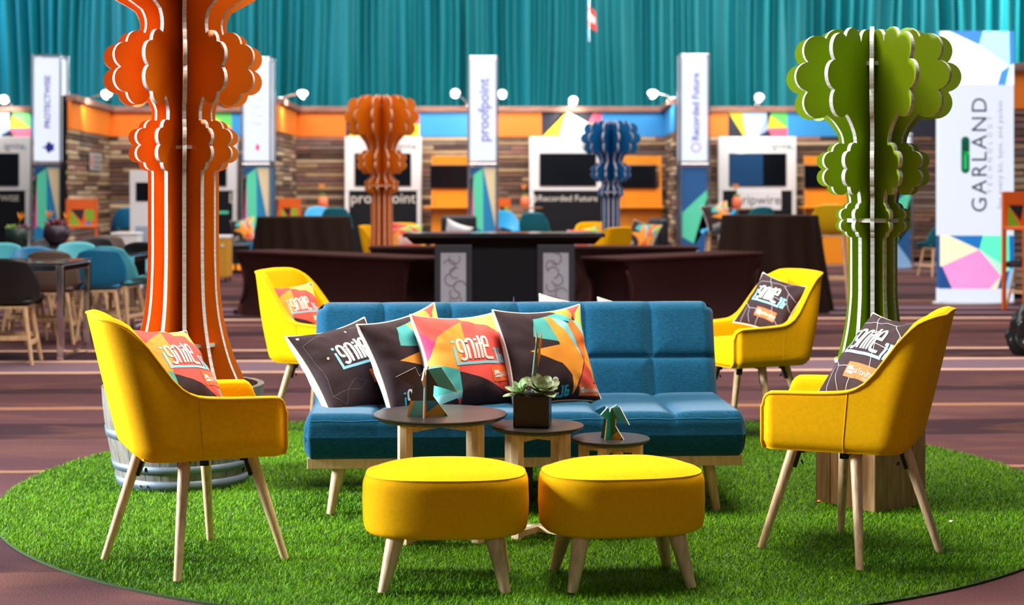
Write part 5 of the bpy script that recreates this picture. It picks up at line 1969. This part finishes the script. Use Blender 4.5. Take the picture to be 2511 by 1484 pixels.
def psurf(u, v, front=1, off=0.0):
    def raw(u, v):
        cu = 1 - 0.125 * (1 - v * v) * abs(u) ** 1.5
        cv = 1 - 0.125 * (1 - u * u) * abs(v) ** 1.5
        q_ = 0.55 if front > 0 else 0.36
        e = max(0.0, (1 - u * u)) ** q_ * max(0.0, (1 - v * v)) ** q_
        rad_ = math.hypot(u, v)
        n = mnoise.noise(Vector((u * 2.2, v * 2.2, 3.3))) * 0.07 + 0.17 * mnoise.noise(Vector((math.atan2(v, u) * 3.6, rad_ * 1.2, 9.1))) * smooth(0.35, 1.0, rad_)
        return Vector((PA * u * cu, PA * v * cv, front * PT * (1.0 if front > 0 else 1.2) * (e ** 0.92) * (1 + 1.6 * n * (1 if front > 0 else 0.6))))
    p = raw(u, v)
    if off:
        h = 0.01
        a = raw(min(1, u + h), v) - raw(max(-1, u - h), v)
        b = raw(u, min(1, v + h)) - raw(u, max(-1, v - h))
        n = a.cross(b)
        if n.length > 1e-9:
            n.normalize()
            if n.z * front < 0:
                n = -n
            p = p + n * off
    return p


def cushion_front(polys, mats_):
    bm = bmesh.new()
    n = 36
    g = [[bm.verts.new((math.sin((2 * i / n - 1) * PI / 2), math.sin((2 * j / n - 1) * PI / 2), 0)) for j in range(n + 1)] for i in range(n + 1)]
    for i in range(n):
        for j in range(n):
            bm.faces.new((g[i][j], g[i + 1][j], g[i + 1][j + 1], g[i][j + 1]))
    seen = set()
    for P, mi in polys:
        for i in range(len(P)):
            (x0, y0), (x1, y1) = P[i], P[(i + 1) % len(P)]
            if max(abs(x0), abs(x1)) >= 1 and x0 == x1 or max(abs(y0), abs(y1)) >= 1 and y0 == y1:
                continue
            key = tuple(sorted([(round(x0, 3), round(y0, 3)), (round(x1, 3), round(y1, 3))]))
            if key in seen:
                continue
            seen.add(key)
            nrm = Vector((y1 - y0, x0 - x1, 0)).normalized()
            # cut only the faces near the segment
            mn, mxx = (min(x0, x1) - .06, min(y0, y1) - .06), (max(x0, x1) + .06, max(y0, y1) + .06)
            fs = [f for f in bm.faces if any(mn[0] <= v.co.x <= mxx[0] and mn[1] <= v.co.y <= mxx[1] for v in f.verts)]
            geom = list({v for f in fs for v in f.verts}) + list({e for f in fs for e in f.edges}) + fs
            bmesh.ops.bisect_plane(bm, geom=geom, plane_co=Vector((x0, y0, 0)), plane_no=nrm, dist=1e-5)
    mb = MB()
    bm.verts.index_update()
    fs, mis = [], []
    for f in bm.faces:
        c = f.calc_center_median()
        mi = 0
        for P, m_ in polys:
            if pip(c.x, c.y, P):
                mi = m_
        fs.append([v.index for v in f.verts])
        mis.append(mi)
    vs = [tuple(psurf(v.co.x, v.co.y)) for v in bm.verts]
    bm.free()
    mb.add(vs, fs, mis, True)
    # plain back
    nb = len(mats_)
    k = 24
    vb = [tuple(psurf(math.sin((2 * i / k - 1) * PI / 2), math.sin((2 * j / k - 1) * PI / 2), -1)) for i in range(k + 1) for j in range(k + 1)]
    fb = [[i * (k + 1) + j, i * (k + 1) + j + 1, (i + 1) * (k + 1) + j + 1, (i + 1) * (k + 1) + j] for i in range(k) for j in range(k)]
    mb.add(vb, fb, nb, True)
    return mb


def on_surface(mb, pts, faces, mi, off=0.0018):
    mb.add([tuple(psurf(u, v, 1, off)) for u, v in pts], faces, mi, True)


def ribbon(mb, path, w_, mi, off=0.0018, closed=False):
    # path in cushion uv, resampled, with mitred sides
    P = []
    for i in range(len(path) - 1):
        (x0, y0), (x1, y1) = path[i], path[i + 1]
        k = max(1, int(math.hypot(x1 - x0, y1 - y0) / 0.06))
        for q in range(k):
            P.append(Vector((x0 + (x1 - x0) * q / k, y0 + (y1 - y0) * q / k)))
    P.append(Vector(path[-1]))
    pts = []
    for i, p in enumerate(P):
        a = (P[i] - P[i - 1]).normalized() if i > 0 else (P[1] - P[0]).normalized()
        b = (P[i + 1] - P[i]).normalized() if i < len(P) - 1 else a
        t = (a + b)
        t = t.normalized() if t.length > 1e-6 else a
        n = Vector((-t.y, t.x))
        c = max(0.6, n.dot(Vector((-a.y, a.x))))
        pts += [tuple(p + n * (w_ / 2 / c)), tuple(p - n * (w_ / 2 / c))]
    on_surface(mb, pts, [[2 * i, 2 * i + 1, 2 * i + 3, 2 * i + 2] for i in range(len(P) - 1)], mi, off)


def arc(cx, cy, rx, ry, a0, a1, n=8):
    return [(cx + rx * math.cos(math.radians(a0 + (a1 - a0) * i / n)), cy + ry * math.sin(math.radians(a0 + (a1 - a0) * i / n))) for i in range(n + 1)]


def event_logo(mb, x, y, s, mi_w, mi_b, shear=0.0, off=0.002, num=True):
    T = lambda P: [(x + s * (a + shear * b), y + s * b) for a, b in P]
    w1 = 0.27 * s
    W_ = lambda P: ribbon(mb, T(P), w1, mi_w, off)
    # g
    W_(arc(0.95, 1.55, 0.32, 0.42, 0, 180, 8)[::-1] + [(1.27, 0.35)] + arc(0.95, 0.30, 0.32, 0.34, 0, -150, 8))
    W_([(0.63, 1.55), (0.63, 1.0)] + arc(0.90, 0.98, 0.27, 0.25, 180, 300, 5))
    # n
    W_([(1.62, 0.0), (1.62, 1.62)] + arc(1.90, 1.62, 0.28, 0.36, 180, 0, 8) + [(2.18, 0.0)])
    # i
    W_([(2.56, 0.0), (2.56, 1.50)])
    W_([(2.56, 1.72), (2.56, 1.98)])
    # t with its bar running into e
    W_([(2.96, 0.0), (2.96, 2.28)])
    W_([(2.74, 1.42), (3.42, 1.42)])
    # e
    W_([(3.32, 0.25), (3.32, 1.75)] + arc(3.62, 1.75, 0.30, 0.38, 180, 0, 8) + [(3.92, 1.18), (3.45, 1.18)])
    W_([(3.32, 0.45)] + arc(3.62, 0.32, 0.30, 0.32, 180, 270, 4) + [(4.25, 0.0)])
    # light blue first letter, base line and number
    w2 = 0.26 * s
    B_ = lambda P: ribbon(mb, T(P), w2, mi_b, off - 0.0004)
    B_([(0.18, 1.28), (0.18, -0.40)])
    B_([(0.05, -0.40), (4.95, -0.40)])
    B_([(0.02, 1.78), (0.34, 1.78)])
    if num:
        B_([(4.55, 0.92), (4.82, 0.92), (4.82, -0.40)])
        B_([(5.55, 0.92), (5.22, 0.92), (5.22, -0.30), (5.60, -0.30), (5.60, 0.32), (5.25, 0.32)])


def sponsor_tag(mb, x, y, w_, h_, rot, mi_o, mi_w, off=0.0015, tail=True):
    c, s = math.cos(rot), math.sin(rot)
    T = lambda a, b: (x + c * a - s * b, y + s * a + c * b)
    nx, ny = 8, 4
    pts = [T(-w_ / 2 + w_ * i / nx, -h_ / 2 + h_ * j / ny) for i in range(nx + 1) for j in range(ny + 1)]
    fs = [[i * (ny + 1) + j, (i + 1) * (ny + 1) + j, (i + 1) * (ny + 1) + j + 1, i * (ny + 1) + j + 1] for i in range(nx) for j in range(ny)]
    on_surface(mb, pts, fs, mi_o, off)
    q = h_ * 0.22
    cx_ = -w_ * 0.33
    sq = [T(cx_ - q, q * 1.1), T(cx_ + q, q * 1.1), T(cx_ + q, -q * 0.1), T(cx_, 0.0), T(cx_ - q, -q * 0.5)]
    on_surface(mb, sq, [[0, 1, 2, 3, 4]], mi_w, off + 0.0012)
    sq = [T(cx_ - q, -q * 0.75), T(cx_, -q * 0.3), T(cx_ + q, -q * 0.4), T(cx_ + q, -q * 1.1), T(cx_ - q, -q * 1.1)]
    on_surface(mb, sq, [[0, 1, 2, 3, 4]], mi_w, off + 0.0012)
    vs, fs = text_geo('paloalto', h_ * 0.56)
    on_surface(mb, [T(w_ * 0.14 + a, b) for a, b, _ in vs], fs, mi_w, off + 0.0012)
    vs, fs = text_geo('NETWORKS', h_ * 0.13)
    on_surface(mb, [T(w_ * 0.32 + a, b - h_ * 0.33) for a, b, _ in vs], fs, mi_w, off + 0.0012)


def piping_mesh():
    pts = []
    n = 36
    for k in range(4):
        for i in range(n):
            q = math.sin((2 * i / n - 1) * PI / 2)
            u, v = ((q, -1), (1, q), (-q, 1), (-1, -q))[k]
            pts.append(tuple(psurf(u, v)))
    return MB().tube(pts, 0.0042, 7, closed=True)


PIPE = mesh_of('piping', piping_mesh(), M_cream)

# three printed designs (cushion coordinates, -1..1)
D_POLY = [([(-1, -1), (1, -1), (1, 1), (-1, 1)], 0)]
D_MATS = [M_dark]
FACE = [([(-1, -1), (1, -1), (1, 1), (-1, 1)], 1),                       # coral ground
        ([(-1, 1), (-0.05, 1), (-0.22, 0.72), (-0.6, 0.42), (-1, 0.25)], 1),
        ([(-1, 0.62), (-0.75, 0.28), (-1, 0.05)], 2),                    # magenta
        ([(-1, 0.05), (-0.72, 0.46), (-0.10, 0.80), (-0.16, 0.35), (-0.47, -0.24), (-1, -0.06)], 3),  # amber
        ([(-1, -0.06), (-0.47, -0.24), (-0.45, -0.30), (-0.45, -0.66), (-1, -0.66)], 4),                # teal
        ([(-0.45, -0.28), (-0.05, -0.42), (0.74, -0.80), (0.72, -1), (-0.45, -1)], 0),                   # dark
        ([(-1, -0.66), (-0.45, -0.66), (-0.45, -0.8), (-1, -1)], 5),
        ([(-1, -0.85), (-0.55, -0.8), (-0.45, -1), (-1, -1)], 0),
        ([(0.74, -0.80), (0.82, -0.28), (1, -0.36), (1, -1), (0.72, -1)], 4),
        ([(-0.05, 0.84), (0.72, 0.58), (1, 0.25), (1, 1), (-0.08, 1)], 6),                               # lime
        ([(0.88, 1), (1, 0.72), (1, 1)], 0),
        ([(0.95, 0.25), (0.80, -0.1), (0.82, -0.28), (1, -0.36), (1, 0.2)], 3)]
FACE_M = [M_dark, M_red, M_mag, M_amber, M_teal, M_aqua, M_lime]
FOLD = [([(-1, -1), (1, -1), (1, 1), (-1, 1)], 0),
        ([(-0.44, 0.34), (-0.30, 0.76), (-0.02, 0.80), (0.25, 0.62), (0.48, 0.06)], 1),                  # teal head
        ([(-0.02, 0.80), (0.30, 0.90), (0.62, 0.98), (0.52, 0.60), (0.10, 0.76)], 1),
        ([(0.20, 1), (0.80, 1), (0.60, 0.66), (0.35, 0.88)], 3),
        ([(0.62, 1), (0.72, 0.66), (1, 0.80), (1, 1)], 4),                                               # red
        ([(0.80, 0.84), (0.72, 0.64), (1, 0.4), (1, 1)], 5),                                             # lime
        ([(0.10, 0.76), (0.24, 0.76), (0.42, 0.58), (0.66, -0.22)], 2),                                  # aqua
        ([(0.52, 0.66), (0.74, 0.66), (1, 0.36), (1, 0.18), (0.80, 0.26)], 2),
        ([(-0.05, 0.80), (0.10, 0.76), (0.66, -0.20), (0.24, -0.92), (0.26, -0.50), (0.06, -0.24), (-0.38, -0.04), (-0.58, 0.06), (0.08, 0.12)], 3),  # amber neck
        ([(0.42, 0.58), (0.64, 0.68), (0.90, 0.20), (0.68, -0.22)], 6),                                  # tangerine
        ([(0.68, -0.22), (0.90, 0.20), (1, 0.18), (1, -0.3), (0.90, -0.62)], 3),
        ([(0.68, -0.22), (0.90, -0.62), (0.42, -0.92), (0.44, -0.62)], 4),
        ([(0.92, -0.62), (1, -0.3), (1, -0.8)], 4)]
FOLD_M = [M_dark, M_teal, M_aqua, M_amber, M_red, M_lime, M_tang]
rr = random.Random(3)


def net_lines(mb, mi, w_, n, seed):
    r = random.Random(seed)
    nodes = [(r.uniform(-0.9, 0.9), r.uniform(-0.9, 0.9)) for _ in range(n)]
    for i, a in enumerate(nodes):
        for b in sorted(nodes, key=lambda q: (q[0] - a[0]) ** 2 + (q[1] - a[1]) ** 2)[1:3]:
            ribbon(mb, [a, b], w_, mi, 0.0012)
    return nodes


def design(kind):
    pm = MB()
    if kind == 'net':
        front = cushion_front(D_POLY, D_MATS)
        mats_ = D_MATS + [M_pillowback]
        nodes = net_lines(pm, 3, 0.007, 26, 5)
        for (u, v) in ((0.12, 0.72), (-0.62, 0.22), (0.28, -0.52), (-0.88, 0.86), (-0.90, -0.82)):
            on_surface(pm, [(u + 0.028 * math.cos(a * PI / 5), v + 0.028 * math.sin(a * PI / 5)) for a in range(10)], [list(range(10))], 0, 0.002)
        event_logo(pm, -0.46, 0.0, 0.21, 0, 1)
        sponsor_tag(pm, 0.44, -0.40, 0.66, 0.30, 0.0, 2, 0)
        return front, mats_, pm, [M_ink, M_inkblue, M_tagor, M_line]
    if kind == 'net_bold':
        front = cushion_front(D_POLY, D_MATS)
        mats_ = D_MATS + [M_pillowback]
        for P in ([(-0.5, 0.95), (-0.3, 0.70), (0.25, 0.72), (0.62, 0.45), (0.98, 0.30)], [(-0.3, 0.70), (0.2, 0.15), (0.45, -0.45), (0.9, -0.8)], [(0.25, 0.72), (0.55, 0.92)],
                  [(0.62, 0.45), (0.75, 0.1), (0.98, -0.1)], [(-0.95, -0.2), (-0.5, -0.45), (-0.35, -0.95)], [(-0.5, -0.45), (-0.1, -0.42)], [(-0.1, -0.98), (0.05, -0.5)],
                  [(-0.95, 0.5), (-0.7, 0.62), (-0.3, 0.70)], [(-0.7, -0.98), (-0.62, -0.4)], [(0.2, 0.15), (0.75, 0.1)]):
            ribbon(pm, P, 0.014, 3, 0.0012)
        event_logo(pm, -0.62, -0.02, 0.235, 0, 1)
        sponsor_tag(pm, 0.22, -0.50, 0.80, 0.34, 0.0, 2, 0)
        return front, mats_, pm, [M_ink, M_inkblue, M_tagor, M_line2]
    if kind == 'facet':
        front = cushion_front(FACE, FACE_M)
        event_logo(pm, -0.50, -0.06, 0.205, 0, 1)
        sponsor_tag(pm, 0.62, -0.36, 0.72, 0.30, 0.08, 2, 0)
        return front, FACE_M + [M_pillowback], pm, [M_ink, M_inkblue, M_tagor]
    front = cushion_front(FOLD, FOLD_M)
    event_logo(pm, -0.72, -0.86, 0.155, 0, 1)
    sponsor_tag(pm, 0.66, -0.80, 0.52, 0.24, 0.06, 2, 0)
    return front, FOLD_M + [M_pillowback], pm, [M_ink, mat('bright_cyan_ink', (0.03, 0.40, 0.52), 0.7), M_tagor]


DES = {}
for k_ in ('net', 'net_bold', 'facet', 'fold'):
    f_, fm_, p_, pmat_ = design(k_)
    DES[k_] = (mesh_of('cushion_cover', f_, fm_), mesh_of('printed_lettering', p_, pmat_))


def cushion(kind, label, pos, yaw, tilt, roll, s=1.0, group='printed cushions'):
    """yaw 0 faces the camera side; positive yaw turns the face towards +x"""
    a, b = rad(yaw), rad(tilt)
    n = Vector((math.sin(a) * math.cos(b), -math.cos(a) * math.cos(b), math.sin(b)))
    r = Vector((math.cos(a), math.sin(a), 0))
    u = n.cross(r)
    c, q = math.cos(rad(roll)), math.sin(rad(roll))
    r2, u2 = r * c + u * q, u * c - r * q
    M_ = Matrix((r2, u2, n)).transposed()
    o_ = bpy.data.objects.new('printed_cushion', DES[kind][0])
    COL.objects.link(o_)
    o_.location = pos
    o_.rotation_euler = M_.to_euler()
    o_.scale = (s, s, s)
    tag(o_, label, 'cushion', group)
    obj('piping', PIPE, None, o_)
    obj('printed_lettering', DES[kind][1], None, o_)
    return o_


def cpos(px, py, d):
    return (WX(px, d), d, WZ(py, d))


cushion('net', 'dark cushion with thin network lines, at the barrel end of the sofa', cpos(857, 907, 6.60), 41, 36, 9, 1.02)
cushion('fold', 'dark cushion with folded shape half hidden behind the black card animal', cpos(1015, 886, 6.58), 40, 21, 10, 1.0)
cushion('facet', 'red and amber faceted cushion in the middle of the sofa', cpos(1145, 889, 6.56), 36, 26, -1, 1.04)
cushion('fold', 'dark cushion with orange folded shape behind the succulent pot', cpos(1343, 875, 6.64), 31, 22, 1, 1.03)
cushion('facet', 'red and amber cushion in the armchair before the barrel planter', cpos(424, 914, 5.63), 65, 40, -8, 0.92)
cushion('net_bold', 'dark line patterned cushion in the armchair before the plank box', cpos(2150, 884, 5.80), -64, 40, -3, 0.92)
cushion('facet', 'red and amber cushion in the armchair behind the barrel end of sofa', cpos(727, 768, 8.62), 44, 30, 2, 0.82)
cushion('net_bold', 'dark line patterned cushion in the armchair before the brown cloth table', cpos(1892, 748, 8.49), -40, 34, -14, 0.78)
cushion('net', 'dark cushion whose corner shows over the sofa back', (0.30, 7.78, 0.585), 186, 24, 8, 1.0)
cushion('facet', 'red cushion whose tip just shows over the sofa back', (0.60, 7.78, 0.567), 176, 24, 8, 1.0)
cushion('facet', 'small bright cushion in the far yellow side view armchair', (WX(985, 19.45), 19.45, 0.66), 40, 20, 4, 1.0)
cushion('facet', 'small bright cushion in the far yellow armchair beside orange tree', (WX(998, 20.6), 20.6, 0.68), 20, 20, -6, 1.0)
cushion('facet', 'small bright cushion in the far yellow armchair beside blue tree', (WX(1432, 21.0), 21.0, 0.62), -15, 25, 10, 1.0)
cushion('fold', 'patterned cushion leaning on the black lounge chair', (WX(1572, 21.2), 21.2, 0.68), -35, 30, -10, 1.1)
cushion('fold', 'patterned cushion on the bright blue stool', (WX(1760, 24.2), 24.2, 0.90), 10, 20, 12, 1.05)
cushion('fold', 'patterned cushion on the black equipment case', (WX(594, 25.1), 25.1, 0.665), -20, 18, 10, 1.0)
cushion('net', 'pale backed cushion leaning before the orange kiosk by the bar', (WX(1122, 23.5), 23.5, 0.64), 160, 20, 20, 1.0)

lc2 = [o_ for o_ in COL.objects if o_.get('label', '').startswith('black lounge chair')][0]
dup(lc2, (WX(1130, 23.75), 23.75, 0), PI / 2 + 0.4, 'black lounge chair hidden behind the bar under the pale backed cushion', 'black lounge chairs')
# flower behind the sofa
t = thing('low_planter', 'low dark planter behind the sofa whose flower tips show over it', 'plant', (0.04, 8.95, 0.0))
obj('pot', MB().lathe([(0.001, 0), (0.10, 0), (0.13, 0.40), (0.115, 0.40), (0.001, 0.36)], 24), M_black, t)
obj('flower_stem', MB().tube([(0, 0, 0.36), (-0.03, 0, 0.56), (-0.03, 0, 0.705)], [0.008, 0.010, 0.001], 8), mat('petal_violet', (0.15, 0.06, 0.35), 0.5), t)
obj('petal', MB().tube([(0.0, 0, 0.38), (0.05, 0, 0.58), (0.085, 0, 0.672)], [0.006, 0.012, 0.001], 8), mat('petal_orange', (0.85, 0.26, 0.01), 0.5), t)

# small litter on the turf
for k, (px, py, c, lab) in enumerate(((2334, 1287, M_white, 'tiny white paper scrap on the grass by the plank box'), (2010, 1238, M_tang, 'tiny orange petal on the grass at the foot of the plank box'))):
    d = EYE * FPX / (py - HORIZON) - 0.10
    q = obj('paper_scrap' if k == 0 else 'fallen_petal', MB().grid(lambda u, v: ((u - 0.5) * 0.022, (v - 0.5) * 0.012, 0.004 * math.sin(PI * u)), 6, 3).grid(lambda u, v: ((u - 0.5) * 0.022, (v - 0.5) * 0.012, 0.004 * math.sin(PI * u) - 0.001), 6, 3), c, loc=(WX(px, d), d, 0.034), rotz=0.6)
    tag(q, lab, 'scrap')
